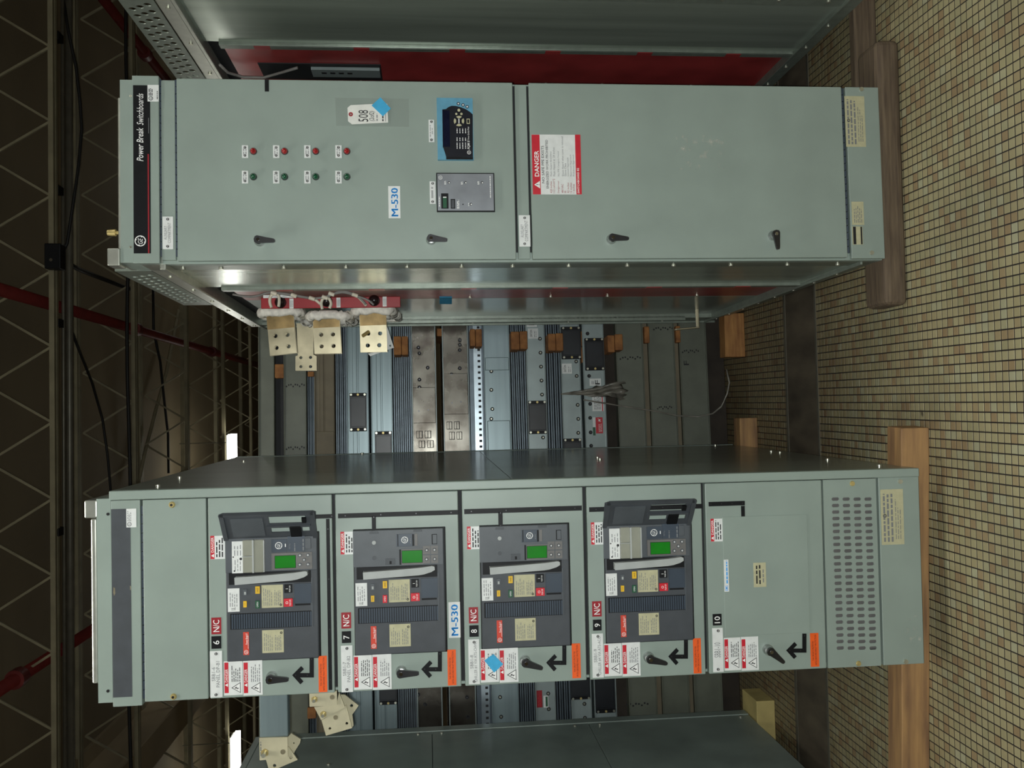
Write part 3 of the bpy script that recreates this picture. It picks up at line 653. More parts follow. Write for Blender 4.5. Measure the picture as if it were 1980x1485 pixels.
coil(z_(-50, 283), z_(580, 275), YB1-.09, .09, .0195); coil(z_(575, 335), z_(1205, 320), YB1-.09, .09, .0195); coil(z_(1150, 255), z_(1770, 265), YB1-.09, .09, .0195)
coil(z_(520, 350), z_(1265, 430), YB1+.16, .06, .018); coil(z_(1230, 330), z_(1825, 320), YB1+.1, .06, .018)
# red strip with insulators
YR = .79
b = MB(); q = [FA.P(*z_(30, 130), YR), FA.P(*z_(30, 255), YR), FA.P(*z_(1810, 220), YR), FA.P(*z_(1810, 100), YR)]
xa = min(v.x for v in q)
b.box(xa+.004, FA.P(640, 574.5, YR).x, YR, YR+.012, q[2].z, q[0].z, REDS); b.build('barrier_strip', TA, bevel=.002)
for hx, hy in ((280, 165), (870, 150), (1475, 140)):
    c = FA.P(*z_(hx, hy), YR); b = MB(); b.dome((c.x, YR, c.z), .0235, 'y', KNOB, 16, 6, .028); b.build('insulator', TA)
for px in ((420, 178), (1020, 165), (1608, 153)):
    c = FA.P(*z_(*px), YR); b = MB(); b.box(c.x-.02, c.x+.02, YR-.001, YR, c.z-.008, c.z+.008, WHITE)
    for k in range(3): b.box(c.x-.015, c.x+.012, YR-.0014, YR-.001, c.z-.006+.005*k, c.z-.0045+.005*k, INKG)
    b.build('terminal_label', TA)
def wires(paths, r, m, name, y):
    b = MB()
    for pt in paths:
        P_ = [FA.P(*z_(*q), y) for q in pt]; Q_ = []
        for i in range(len(P_)-1):
            for s_ in range(4): Q_.append(P_[i].lerp(P_[i+1], s_/4))
        Q_.append(P_[-1]); 
        for _ in range(2): Q_ = [Q_[0]]+[(Q_[i-1]+Q_[i]*2+Q_[i+1])/4 for i in range(1, len(Q_)-1)]+[Q_[-1]]
        b.tube(Q_, r, m, 7)
    return b.build(name, TA)
wires([[(-330, 60), (-200, 85), (-90, 90), (10, 75), (90, 45), (200, 35), (330, 50), (460, 70), (600, 95), (700, 110), (830, 100), (930, 60), (1020, 25), (1110, 20), (1200, 50), (1300, 110), (1370, 190)],
       [(150, 40), (260, 45), (450, 80), (680, 115), (850, 105), (960, 55), (1080, 30), (1240, 75), (1400, 130), (1470, 195)]], .0046, WIRE, 'wire_harness', YR-.035)
for lead in ([(165, 230), (140, 160), (150, 80), (195, 50)], [(255, 220), (265, 150), (262, 80), (215, 50)], [(815, 250), (795, 180), (815, 120), (850, 95)], [(905, 240), (930, 180), (905, 115), (860, 95)], [(690, 110), (740, 140), (790, 185)], [(1375, 205), (1340, 160), (1270, 90)]): wires([lead], .0062, WIREW, 'coil_lead', YR-.03)
for q in ((200, 45), (455, 75), (685, 112), (850, 100), (935, 55), (1235, 70)):
    c = FA.P(*z_(*q), YR-.036); b = MB(); b.cyl((c.x-.004, c.y, c.z-.01), (c.x+.004, c.y, c.z+.012), .0085, WIREW, 8); b.build('cable_tie', TA)
b = MB(); c0, c1 = FA.P(*z_(60, 90), YR-.01), FA.P(*z_(470, 85), YR-.01); b.bar(c0, c1, .006, .012, WHITE); b.build('label_strip', TA)
# bent ground bar low on the rear edge
g0, g1, g2 = FA.P(1348, 586, 1.5), FA.P(1350, 633, 1.5), FA.P(1306, 637, 1.5)
b = MB()
for k in (0, .016): 
    b.bar(Vector((.03, 1.5+k, g0.z)), Vector((g1.x, 1.5+k, g1.z)), .008, .012, SILV); b.bar(Vector((g1.x, 1.5+k, g1.z-.006)), Vector((g2.x, 1.5+k, g2.z)), .012, .008, SILV)
b.build('ground_bar', TA, bevel=.002)
# ------------------------------------------------------------------ loose things on the front
q = [FA.P(*v, -.003) for v in ((678, 203.5), (717, 201.5), (749, 201), (750.5, 237), (680.5, 240.5), (673, 234.5), (672, 208.5))]
hc = FA.P(678.3, 221, -.003)
b = MB(); b.plate([(v.x, v.z) for v in q], [circ(hc.x, hc.z, .0022, 10)], -.004, -.003, PAPER, lambda p, r, d: (p, d, r))
pr = Print(FA, -.004, .0001); pr.mb = b; pr.disc(678.3, 221, 4.2, REDN, 1, 18, 1.6)
pr.text((693, 213, 712, 235.5), '508', INK, 2); pr.text((714, 215, 726, 234), '(2of2)', INK, 2, 0, .15); pr.lines((727, 218, 731, 234), 1, INKG, 2, .5, 4); pr.lines((738.5, 220, 742, 234.5), 1, INK, 2, .7, 7, False, .05); pr.rect((745, 206, 746, 235), INKG, 2)
tg = b.build('paper_tag', frame=FA); tag(tg, 'white paper shipping tag handwritten 508, taped on the upper door', 'tag')
def tape(fr, pts, y, label):
    q = face(fr, pts, y); b = MB(); b.plate(q, [], y-.0012, y, BLUET, lambda p, r, d: (p, d, r)); o = b.build('masking_tape', frame=fr); tag(o, label, 'tape'); return o
tape(FA, [(735.5, 188.5), (755.5, 210), (740.5, 225), (718.5, 204)], -.0052, 'square of blue tape over the corner of the white paper tag')
b = MB(); q = face(FA, [(648, 189), (790, 191), (791, 245), (650, 243)], -.0012); b.plate(q, [], -.0008, -.0002, CTAPE, lambda p, r, d: (p, d, r)); o = b.build('clear_tape', frame=FA); tag(o, 'wide strip of clear packing tape around the white paper tag', 'tape')
q = [FA.S(x, y, -.002) for x, y in ((850, 584), (874, 584), (874, 597), (850, 597))]
b = MB(); b.add([(.019, v.y, v.z) for v in q]+[(.021, v.y, v.z) for v in q], [(0, 1, 2, 3), (7, 6, 5, 4), (0, 4, 5, 1), (1, 5, 6, 2), (2, 6, 7, 3), (3, 7, 4, 0)], BLUET); o = b.build('masking_tape', frame=FA); tag(o, 'scrap of blue tape on the red barrier board of the open side', 'tape')
# ------------------------------------------------------------------ right-hand switchboard (side only in view)
TC = thing('switchboard', FC, 'grey-green switchboard at the right edge, showing only its open side with red board', 'switchboard')
side_shell(TC, [FC.S(x, 98, 0).z for x in (511, 700, 884, 1069, 1248, 1422)], REDB)
MB().box(0, WA, 0, .02, 0, 2.36, PAINT).build('front_panel', TC, bevel=.002)
v0, v1 = FC.S(498, 131, .0), FC.S(738, 148, 0)
b = MB(); b.box(.018, .024, v0.y, v0.y+.17, v1.z, v0.z, DARK); b.build('wiring_window', TC)
a0, a1 = FC.S(600, 134, 0), FC.S(735, 146, 0)
b = MB(); b.box(.006, .02, a0.y+.02, a0.y+.1, a1.z, a0.z, BUSG)
for k in range(4): b.box(.004, .007, a0.y+.045, a0.y+.06, a0.z-.06-.035*k, a0.z-.04-.035*k, INK)
b.build('terminal_block', TC)
b = MB(); P_ = [FC.S(x, y, -.01) for x, y in ((425, 125), (440, 140), (470, 149), (510, 150), (545, 140), (575, 131))]; b.tube(P_, .006, WIRE, 7); b.build('wire_harness', TC)
# ================================================================== BREAKER SWITCHBOARD (left of centre)
WB, DB = .61, 1.76
TB = thing('switchboard', FB, 'tall grey-green switchboard holding four charcoal circuit breakers over a slotted vent', 'switchboard')
zB = lambda x: FB.P(x, 1150).z
MB().box(.01, WB-.03, .03, DB-.02, 0, zB(215), DARK).build('carcass', TB)
MB().box(0, .008, .03, DB, 0, zB(270), PAINT).build('left_panel', TB)
MB().box(0, WB, DB-.02, DB, 0, zB(275), PAINT).build('back_panel', TB)
b = MB(); b.box(.003, WB-.004, .03, DB, zB(218), zB(214), PAINT); b.build('roof_panel', TB)
b = MB(); b.box(WB-.0265, WB, -.004, .03, .0, zB(213), PAINT); b.build('front_post', TB, bevel=.003)
zm = 1.28
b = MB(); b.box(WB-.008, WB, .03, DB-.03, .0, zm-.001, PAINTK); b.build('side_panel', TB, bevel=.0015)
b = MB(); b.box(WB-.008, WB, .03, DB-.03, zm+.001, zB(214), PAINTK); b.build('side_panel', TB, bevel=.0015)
b = MB(); b.box(WB-.01, WB+.002, DB-.03, DB, 0, zB(214), PAINTD); b.build('rear_post', TB, bevel=.002)
rb = [FB.S(x, y, WB) for x, y in ((1383, 862), (1450, 863.5), (1491, 874), (1508, 876), (1600, 890), (1155, 886), (1160, 889), (1700, 902), (700, 878), (305, 941), (347, 925), (471, 893))]
bolts(TB, [((WB, v.y, v.z), 'r') for v in rb if .02 < v.y < DB and v.z > .02], .005)
# head
b = MB(); b.box(.004, WB-.022, .002, .16, zB(215.5), zB(187.5), PAINT)
for y in (994, 1336): screw(b, FB, 209, y, HDARK, .0045, .002, .002)
b.build('header_cap', TB, bevel=.002)
b = MB(); b.box(-.008, WB-.0275, -.002, .16, zB(273), zB(216.5), PAINT); b.build('header_panel', TB, bevel=.002)
p = Print(FB, -.002); p.sheet((217, 984, 253.8, 1348), BRKD); p.poly([(219.5, 1135), (222.5, 1137), (223.2, 1147), (221, 1152), (219, 1146)], SILV, 1); p.poly([(251.5, 1132), (253.5, 1134), (253.2, 1142), (251.8, 1139)], SILV, 1); p.build('banner_plate', TB)
p = Print(FB, -.002, .0016); p.sheet((244.5, 983.5, 263.8, 1019.5), WHITE); p.lines((246, 986, 254.5, 1008), 3, INKG, 2, .4, 4); p.disc(250.6, 1013.5, 4.3, INK, 2, 18, 3.4); p.text((248.3, 1011.5, 252.6, 1015.6), 'UL', INK, 2); p.build('listing_label', TB)
b = MB(); x0, x1, z0, z1 = FB.R(176.5, 1003, 187.5, 1322, .02); b.box(x0, x1, .02, .9, z0, z1, RAIL); b.build('roof_channel', TB, bevel=.004)
b = MB(); x0, x1, z0, z1 = FB.R(162.5, 967.5, 187.5, 1002, 0); b.box(x0, x1, .0, .9, z0, z1, RAIL); c = (x0+x1)/2
for k in (-.012, .014): b.cyl((c+k, .1, z1), (c+k, .1, z1+.008), .006, RIVET, 8)
b.build('channel_end_block', TB, bevel=.004)
b = MB(); x = .01
while x < WB-.05: b.cyl((x, .008, zB(275)), (x+.024, .008, zB(275)), .0045, BRKB, 8); x += .0265
b.build('hinge', TB)
b = MB(); b.box(.001, WB-.0285, 0, .025, zB(400.5), zB(277.5), PAINT)
o = b.build('top_cover', TB, bevel=.0025)
for x, y in ((332.5, 976), (335.5, 1347)):
    c = FB.P(x, y); b = MB(); b.cyl((c.x, 0, c.z), (c.x, -.006, c.z), .0095, BRASS, 14, .007); b.cyl((c.x, -.006, c.z), (c.x, -.0075, c.z), .004, HDARK, 8); b.build('cover_screw', o)

class Map:
    """pixel template of breaker 6 carried onto another breaker's rectangle"""
    T = (439, 1032, 616, 1274)
    def __init__(s, px): s.px = px
    def P(s, x, y, p=0):
        T = s.T; u = (x-T[0])/(T[2]-T[0]); v = (y-T[1])/(T[3]-T[1]); q = s.px
        x0, x1, z0, z1 = FB.R(*q, p); return Vector((x1-v*(x1-x0), p, z1-u*(z1-z0)))
    def R(s, x0, y0, x1, y1, p=0): a, c = s.P(x0, y0, p), s.P(x1, y1, p); return (c.x, a.x, c.z, a.z)

def arrow(fr, px, parent):
    x0, y0, x1, y1 = px; w_ = y1-y0; h = x1-x0; cy = y0+w_*.665; p = Print(fr, 0, .0012)
    L = lambda u, v: (x0+h*u, cy+w_*v)
    p.b = .0012
    pts = [L(0, 0), L(.41, -.33), L(.54, -.22), L(.36, -.075), L(.8, -.075), (x0+h*.8, y0), (x1, y0), (x1, cy+w_*.085), L(.36, .085), L(.52, .23), L(.38, .335)]
    q = face(fr, pts, 0); p.mb.plate(q, [], -.0016, 0, BLACK, lambda a, c, d: (a, d, c))
    for u, v in ((.16, 0), (.7, .0), (.9, -.58)):
        c = fr.P(*L(u, v)); p.mb.cyl((c.x, -.0016, c.z), (c.x, -.0022, c.z), .0022, HDARK, 8)
    return p.build('arrow_marker', parent)
def danger_small(fr, px, parent):
    p = Print(fr, 0); p.sheet(px, WHITE); x0, y0, x1, y1 = px; h = x1-x0
    p.rect((x0, y0, x0+h*.28, y1), REDL, 1); p.text((x0+h*.05, y0+3, x0+h*.235, y1-13), 'DANGER', WHITEP, 2, .02); p.tri((x0+h*.05, y1-10, x0+h*.25, y1-3), WHITEP, 2)
    p.lines((x0+h*.34, y0+3, x0+h*.92, y1-4), 3, INK, 2, .45, int(x0)); return p.build('danger_label', parent)
def danger_pair(fr, px, parent):
    x0, y0, x1, y1 = px; h = x1-x0
    for i, m in ((0, REDL), (1, REDL)):
        a = x0+h*(.0, .5)[i]; e = x0+h*(.485, 1)[i]; g = e-a; p = Print(fr, 0); p.sheet((a, y0+(2, 0)[i], e, y1), WHITE)
        p.rect((a+g*.03, y0+5, a+g*.25, y1-4), m, 1); p.text((a+g*.06, y0+18, a+g*.22, y1-25), 'DANGER', WHITEP, 2, .01); p.tri((a+g*.06, y1-23, a+g*.22, y1-16), WHITEP, 2)
        p.lines((a+g*.38, y0+8, a+g*.9, y1-26), 5, (INK, INKG)[i], 2, .36, int(x0)+i)
        p.tri((a+g*.4, y1-25, a+g*.9, y1-4), INK, 1); p.tri((a+g*.47, y1-23.2, a+g*.87, y1-5.8), WHITEP, 2)
        c = lambda u, v: (a+g*u, y1-v)
        p.poly([c(.55, 13), c(.69, 17), c(.68, 14.6), c(.82, 14), c(.72, 11), c(.73, 13)], INK, 3)
        p.build('danger_label', parent)
def orange(fr, px, parent):
    p = Print(fr, 0, .0014); p.sheet(px, ORANGE); x0, y0, x1, y1 = px; h = x1-x0
    p.text((x0+h*.2, y0+15, x0+h*.38, y1-12), 'THIS CIRCUIT IS PROTECTED', INK, 2); p.text((x0+h*.52, y0+3, x0+h*.72, y1-3), 'WITH GROUND FAULT PROTECTION', INK, 2); return p.build('orange_label', parent)
def plaque(fr, px, m, t_, parent, nm, fit):
    p = Print(fr, 0, .0018); p.sheet(px, m); x0, y0, x1, y1 = px; h = x1-x0; w_ = y1-y0
    p.text((x0+h*.18, y0+w_*fit, x1-h*.18, y1-w_*fit), t_, WHITEP, 2, .02); return p.build(nm, parent)
def mimic(fr, pxs, parent, name='mimic_strip'):
    p = MB()
    for x0, y0, x1, y1 in pxs:
        X0, X1, Z0, Z1 = fr.R(x0, y0, x1, y1, 0); p.box(X0, X1, -.0014, .0, Z0, Z1, BLACK)
        L = max(X1-X0, Z1-Z0); n = 2 if L < .1 else 4
        for k in range(n):
            f = .06+.88*k/(n-1); cx, cz = ((X0+X1)/2, Z0+f*(Z1-Z0)) if Z1-Z0 > X1-X0 else (X0+f*(X1-X0), (Z0+Z1)/2)
            p.cyl((cx, -.0014, cz), (cx, -.002, cz), .0018, HDARK, 8)
    return p.build(name, parent)

def breaker(px, opened, red_flag, seed):
    K = Map(px); yb = -.012
    X0, X1, Z0, Z1 = FB.R(*px, 0); b = MB()
    b.box(X0-.004, X1+.004, -.0012, .02, Z0-.006, Z1+.003, BLACK); b.box(X0, X1, yb, .02, Z0, Z1, BRKD)  # black border paints the shadow gap around the breaker
    B = b.build('circuit_breaker', TB, bevel=.003, label='charcoal circuit breaker with %s trip cover' % ('open' if opened else 'closed'))
    # ribbed grip band and recesses
    b = MB(); x0, x1, z0, z1 = K.R(446, 1185, 602, 1213, yb); b.box(x0-.002, x1+.002, yb-.0004, yb+.002, z0-.002, z1+.002, BLACK)
    n = 34
    for k in range(n): zz = z0+(z1-z0)*k/n; b.box(x0, x1, yb-.003, yb, zz, zz+(z1-z0)/n*.7, BRKB)
    b.build('ribbed_grip', B)
    b = MB(); x0, x1, z0, z1 = K.R(569, 1130, 602, 1168.5, yb); b.box(x0, x1, yb-.004, yb, z0, z1, BRKB); q = K.R(570, 1169.5, 600, 1173, yb); b.box(q[0], q[1], yb-.0006, yb, q[2], q[3], BLACK)
    q = K.R(602, 1120, 604.5, 1215, yb); b.box(q[0], q[1], yb-.002, yb, q[2], q[3], BRKL); b.build('access_cover', B, bevel=.001)
    # handle in its well
    b = MB(); q = K.R(443, 1104, 602, 1128, yb); b.box(q[0], q[1], yb-.0006, yb+.001, q[2], q[3], BLACK); b.build('handle_well', B)
    pts = [(456.5, 1112), (520, 1109.5), (568, 1107), (592, 1104.5), (596.5, 1106), (597, 1112), (590, 1116), (576, 1120), (565, 1121.5), (457, 1126)]
    b = MB(); b.plate(face(K, pts, yb), [], yb-.022, yb-.001, HAND, lambda p, r, d: (p, d, r)); b.build('charging_handle', B, bevel=.002, label='light grey charging handle')
    # labels and buttons
    p = Print(K, yb); p.sheet((440.5, 1135, 463, 1180), WHITE); p.lines((443, 1138, 460, 1170), 4, INKG, 2, .3, seed); p.text((447, 1172, 455, 1177), 'UL', INK, 2, .02); p.build('rating_label', B)
    for (r_, m, nm, t_, im) in (((470.5, 1137, 477.5, 1149, ), BRKL, 'status_window', None, None), ((470.5, 1160, 477, 1172), YEL, 'status_window', 'OFF', INK), ((494, 1132.5, 502.5, 1146.5), YEL, 'spring_flag', 'CHARGED', INK), ((493.5, 1160, 502, 1175), REDF if red_flag else GRN, 'contact_flag', 'OPEN', WHITEP)):
        p = Print(K, yb, .004); p.sheet(r_, m)
        if t_: p.text((r_[0]+2.6, r_[1]+2.5, r_[2]-2.6, r_[3]-2.5), t_, im, 1)
        else: p.rect((r_[0]+2, r_[1]+5, r_[2]-1.6, r_[3]-1.5), HAND, 1)
        p.build(nm, B)
    for a in ((505.5, 1131, 547, 1175), (505.5, 1218, 547, 1262)):
        p = Print(K, yb); p.sheet(a, CREAM); p.lines((a[0]+2.5, a[1]+4, a[0]+21, a[3]-4), 5, INKG, 2, .3, seed+3); p.lines((a[0]+24, a[1]+8, a[2]-4, a[3]-4), 4, INKG, 2, .35, seed+7); p.disc(a[2]-4.5, (a[3]-5 if a[1] < 1200 else a[1]+6), 2.4, INK, 3, 12, 1); p.build('rating_label', B)
    for (r_, m, nm, t1, t2) in (((550, 1131, 565, 1147), BLACK, 'close_button', 'I', 'PUSH ON'), ((549, 1158, 566, 1173.5), REDF, 'open_button', 'O', 'PUSH OFF')):
        p = Print(K, yb, .007); p.sheet(r_, m); h = r_[2]-r_[0]; p.text((r_[0]+h*.2, r_[1]+5, r_[0]+h*.5, r_[3]-5), t1, WHITEP, 1, .02, keep=True); p.text((r_[0]+h*.62, r_[1]+2, r_[0]+h*.82, r_[3]-2), t2, WHITEP, 1, .01); p.build(nm, B)
    p = Print(K, yb); p.sheet((469, 1220, 480, 1264), ORR); p.logo(474.5, 1258.5, 4, WHITEP); p.text((473.5, 1223, 477.5, 1244), 'Power Break II', WHITEP, 2, .01, .2); p.lines((478, 1224, 479.2, 1252), 1, WHITEP, 2, .6, 3); p.build('badge', B)
    def lcd_panel(yy, full):
        p = Print(K, yy, .005 if full else .0012)
        if full: p.sheet((526, 1069.5, 605, 1102), TRIP)
        else:
            p.sheet((531.5, 1072, 574, 1102), TRIP); p.rect((527.5, 1072, 531, 1102), BLACK, 1)
        s_ = (533, 1075, 572.5, 1098.5); p.rect((s_[0]-.8, s_[1]-.8, s_[2]+.8, s_[3]+.8), BLACK, 1); p.rect(s_, LCD, 2); o = p.build('display_screen', B, 'green display screen')
        for (x, y) in ((581.5, 1075), (597, 1075), (589.4, 1084), (581, 1093), (597, 1093)):
            if not full and x == 589.4: continue
            c = K.P(x, y, yy); b = MB(); y0 = yy-(.005 if full else 0)
            if not full: b.box(c.x-.012, c.x+.012, y0-.001, y0, c.z-.0105, c.z+.0105, TRIP)
            b.cyl((c.x, y0, c.z), (c.x, y0-.003, c.z), .0052, BRKL if full else BRKD, 12)
            for k in range(4):
                a_ = k*math.pi/2; b.box(c.x-.0009+.0016*math.cos(a_), c.x+.0009+.0016*math.cos(a_), y0-.0033, y0-.003, c.z-.0009+.0016*math.sin(a_), c.z+.0009+.0016*math.sin(a_), WHITEP)
            b.build('keypad_button', B)
    if opened:
        b = MB(); q = K.R(437, 1036, 614, 1105, yb); b.box(q[0], q[1], yb-.003, yb, q[2], q[3], BRKL); b.build('trip_frame', B, bevel=.002)
        yt = yb-.003
        p = Print(K, yt); p.sheet((449.5, 1044.5, 470.8, 1106), WHITE); p.lines((452, 1050, 469, 1072), 3, INKG, 2, .25, seed); p.lines((453, 1076, 468, 1102), 3, INKG, 2, .25, seed+1); p.disc(466.5, 1078.5, 2.6, HDARK, 2); p.disc(454, 1101.5, 1.6, INK, 2); p.disc(452, 1074.5, 1.4, INK, 2); p.build('rating_label', B)
        b = MB(); q = K.R(471, 1042, 513, 1105, yt)
        b.box(q[0], q[1], yt-.001, yt, q[2], q[3], TRIP)
        w1 = K.R(471.5, 1042.5, 490, 1072.5, yt); w2 = K.R(471.5, 1074.5, 490, 1104.5, yt); w3 = K.R(493, 1042.5, 512, 1104.5, yt)
        for w_ in (w1, w2, w3): b.box(w_[0], w_[1], yt-.012, yt-.0015, w_[2], w_[3], SMOKE)
        for r_ in ((490, 1042, 493, 1105), (471, 1073, 490, 1074.2), (511.5, 1043, 513.5, 1104)):
            w_ = K.R(*r_, yt); b.box(w_[0], w_[1], yt-.014, yt-.001, w_[2], w_[3], HAND)
        b.build('rating_plug_window', B)
        p = Print(K, yt, .004); p.sheet((526, 1043, 556, 1067.5), BRKB); p.logo(540.3, 1055, 7, WHITEP); p.rect((552.5, 1052, 554.3, 1058), WHITEP, 1); p.build('trip_unit_badge', B)
        p = Print(K, yt, .004); p.sheet((557.5, 1038, 591, 1067.5), BRKB); p.lines((570, 1044, 573, 1067), 1, INKG, 1, .6, 2); p.lines((586, 1042, 590, 1066), 1, INKG, 1, .6, 3); p.text((560, 1052, 563, 1062), 'MVT Plus', INKG, 1); p.build('trip_unit_plate', B)
        b = MB(); q = K.R(592, 1042, 603, 1063.5, yt); b.box(q[0], q[1], yt-.005, yt, q[2], q[3], BRKL); b.build('test_socket', B, bevel=.001)
        lcd_panel(yt, True)
        # the cover swung open on its right edge
        h0 = K.P(437, 1040, yb); h1 = K.P(613, 1040, yb); th = math.radians(40); Lc = .105; zb, zt = h1.z, h0.z; H = zt-zb
        ca, sa = math.cos(th), math.sin(th); nx, ny = sa, ca
        def fn(a, c, d): return (h0.x+a*Lc*ca+d*nx, yb-.002-a*Lc*sa+d*ny, zb+c*H)
        b = MB(); hole = lambda a0, a1, c0, c1: [(a0, c0), (a1, c0), (a1, c1), (a0, c1)]
        hs = [hole(.55, .84, .09, .49), hole(.2, .42, .28, .48), hole(.2, .42, .06, .14)]
        b.plate([(0, 0), (.95, -.03), (1, .0), (1, .97), (.94, 1.02), (0, 1.0)], hs, 0, .005, BRKD, fn)
        b.plate([(.12, .55), (.82, .55), (.82, .9), (.12, .9)], [], -.002, .0, BRKL, fn)
        for (a0, a1, c0, c1) in ((0, 1, -.02, .03), (0, 1, .96, 1.01), (.93, 1.0, 0, 1), (.46, .52, .04, .52)): b.plate(hole(a0, a1, c0, c1), [], -.006, .0, BRKD, fn)
        b.plate(hole(.08, .5, .15, .27), [], -.006, .0, BLACK, fn); b.plate(hole(.62, .8, .08, .13), [], -.006, .0, BLACK, fn)
        b.build('trip_cover', B, bevel=.001, seg=1, label='charcoal trip cover swung open')
    else:
        b = MB(); q = K.R(437.5, 1032.5, 614, 1103, yb); yc = yb-.01; b.box(q[0], q[1], yc, yb, q[2], q[3], BRKL)
        q = K.R(522, 1042, 556, 1066.5, yc); b.box(q[0], q[1], yc-.0008, yc, q[2], q[3], BRKB); q = K.R(524, 1042, 526, 1066, yc); b.box(q[0], q[1], yc-.001, yc, q[2], q[3], BLACK); q = K.R(553.5, 1043, 557, 1066, yc); b.box(q[0], q[1], yc-.0012, yc, q[2], q[3], BLACK)
        q = K.R(558, 1042, 564, 1066, yc); b.box(q[0], q[1], yc-.0008, yc, q[2], q[3], TRIP); q = K.R(592, 1044, 602.5, 1064, yc); b.box(q[0], q[1], yc-.001, yc, q[2], q[3], BLACK); q = K.R(594, 1045, 602, 1063, yc); b.box(q[0], q[1], yc-.0022, yc, q[2], q[3], BRKL)
        for a in ((470, 1035.5, 487, 1039.5), (556, 1034, 573, 1038)): q = K.R(*a, yc); b.box(q[0], q[1], yc-.0022, yc, q[2], q[3], BRKD)
        q = K.R(500, 1089, 519, 1101, yc); b.box(q[0], q[1], yc-.001, yc, q[2], q[3], BRKD); q = K.R(508, 1094, 512, 1100, yc); b.box(q[0], q[1], yc-.0022, yc, q[2], q[3], BLACK)
        for a in (1057, 1087): c = K.P(478, a, yc); b.cyl((c.x, yc, c.z), (c.x, yc-.002, c.z), .0058, HAND if a == 1057 else BRKD, 12)
        b.build('trip_cover', B, bevel=.001, seg=1, label='closed slate trip cover')
        p = Print(K, yc, .0014); p.sheet((530, 1043.5, 551, 1065), BRKB); p.logo(538.5, 1053.5, 6.6, WHITEP); p.lines((549, 1050, 551, 1061), 1, INKG, 1, .6, 3); p.build('trip_unit_badge', B)
        lcd_panel(yc, False)
    return B

def door(xa, xb, name='breaker_door'):
    b = MB(); b.box(.001, WB-.0285, 0, .025, zB(xb), zB(xa), PAINT); return b.build(name, TB, bevel=.0028)
D6 = door(404, 644.5); D7 = door(650.5, 889); D8 = door(896.5, 1131); D9 = door(1138, 1361); D10 = door(1368, 1594.5, 'blank_door')
breaker((439, 1032, 616, 1274), True, False, 11); breaker((686, 1023, 860, 1262), False, True, 21); breaker((930, 1015, 1100, 1250), False, False, 31); breaker((1170, 1008, 1337, 1239), True, False, 41)
rows = {6: (D6, (407, 1036, 435, 1081), (409, 1194, 428, 1226), (409, 1230, 428, 1254), (406.5, 1258.5, 430, 1348), (433, 1276, 507.5, 1344), (526, 1308, .04), (565, 1270, 607, 1323), (616, 1268, 632.5, 1338), [('SBB1-6', .3), ('PANEL DP-B1', .56)]),
        7: (D7, (658.5, 1028, 685, 1072), (660, 1184, 679, 1215), (661, 1220.5, 679, 1243), (660, 1248, 682, 1338), (684, 1265, 757, 1333), (776, 1297, .02), (814.5, 1259.5, 854.5, 1311), (865.5, 1256, 882, 1325), [('SBB1-7', .3), ('PANEL DP-B2', .56)]),
        8: (D8, (903, 1018, 929, 1062), (906.5, 1174, 924.5, 1205), (907.5, 1209, 925.5, 1231), (906, 1236, 927, 1322.5), (929, 1252.5, 1002, 1319), (1015, 1277, .34), (1056, 1248, 1095, 1298), (1106, 1244, 1122.5, 1311), [('SBB1-8', .3), ('CHILLER #1 VIA ATS-CHW1', .9)]),
        9: (D9, (1142.7, 1010, 1167, 1053), (1145, 1162.5, 1163, 1192), (1146.5, 1198, 1163, 1219), (1145, 1225, 1166.5, 1310), (1168, 1242, 1238, 1307), (1253.5, 1270, .28), (1292, 1236, 1330, 1286), (1340.5, 1234, 1355.5, 1302), [('SBB1-9', .3), ('CHILLER #4 VIA ATS-ACC', .86)]),
        10: (D10, (1374, 1003, 1397, 1047), None, (1378, 1187, 1395, 1209), (1378, 1214, 1398, 1299), (1400, 1231, 1466.5, 1296), (1484, 1255.5, .72), (1520, 1225, 1559, 1274), (1567, 1224, 1583, 1289), [('SBB1-10', .34)])}
for n, (D, ds, nc, num, npl, dp, la, ar, org, txt) in rows.items():
    danger_small(FB, ds, D)
    if nc: plaque(FB, nc, REDN, 'N/C', D, 'status_plate', .14)
    plaque(FB, num, BLACK, str(n), D, 'number_plate', .34 if n < 10 else .2)
    nameplate(FB, npl, 0, D, txt); danger_pair(FB, dp, D); latch(FB, la[0], la[1], la[2], D); arrow(FB, ar, D); orange(FB, org, D)
mimic(FB, [(633, 1003, 640, 1334), (600, 994.5, 644, 1002.5)], D6); mimic(FB, [(653.5, 989.5, 886, 998.5), (719, 998, 727, 1028)], D7); mimic(FB, [(897.5, 981, 1125, 990.5), (963.5, 990, 972, 1018)], D8)
mimic(FB, [(1139, 977.5, 1358, 986.5)], D9); mimic(FB, [(1370, 969.5, 1440, 978), (1433, 978, 1440, 1002)], D10)
p = Print(FB, 0); p.sheet((867.5, 1164, 890, 1233), WHITE); p.text((872.5, 1169, 885.5, 1228.5), 'M-530', BLUEI, 2, 0); p.text((872.5, 1169.7, 885.5, 1229.2), 'M-530', BLUEI, 2); p.text((872.9, 1168.4, 885.9, 1227.9), 'M-530', BLUEI, 2); p.build('asset_label', D7)
b = MB(); q = FB.R(1399, 997, 1563, 1226.5, 0); b.box(q[0], q[1], -.0022, 0, q[2], q[3], PAINT); b.build('cover_plate', D10, bevel=.001)
p = Print(FB, -.0022); p.sheet((1400, 1082, 1409, 1144), WHITE); p.text((1402, 1132, 1407.5, 1142), 'EMS', BLUEI, 2, .02); p.lines((1403.5, 1084, 1407, 1128), 1, BLUEI, 2, .7, 3, False, .02); p.build('vendor_label', D10)
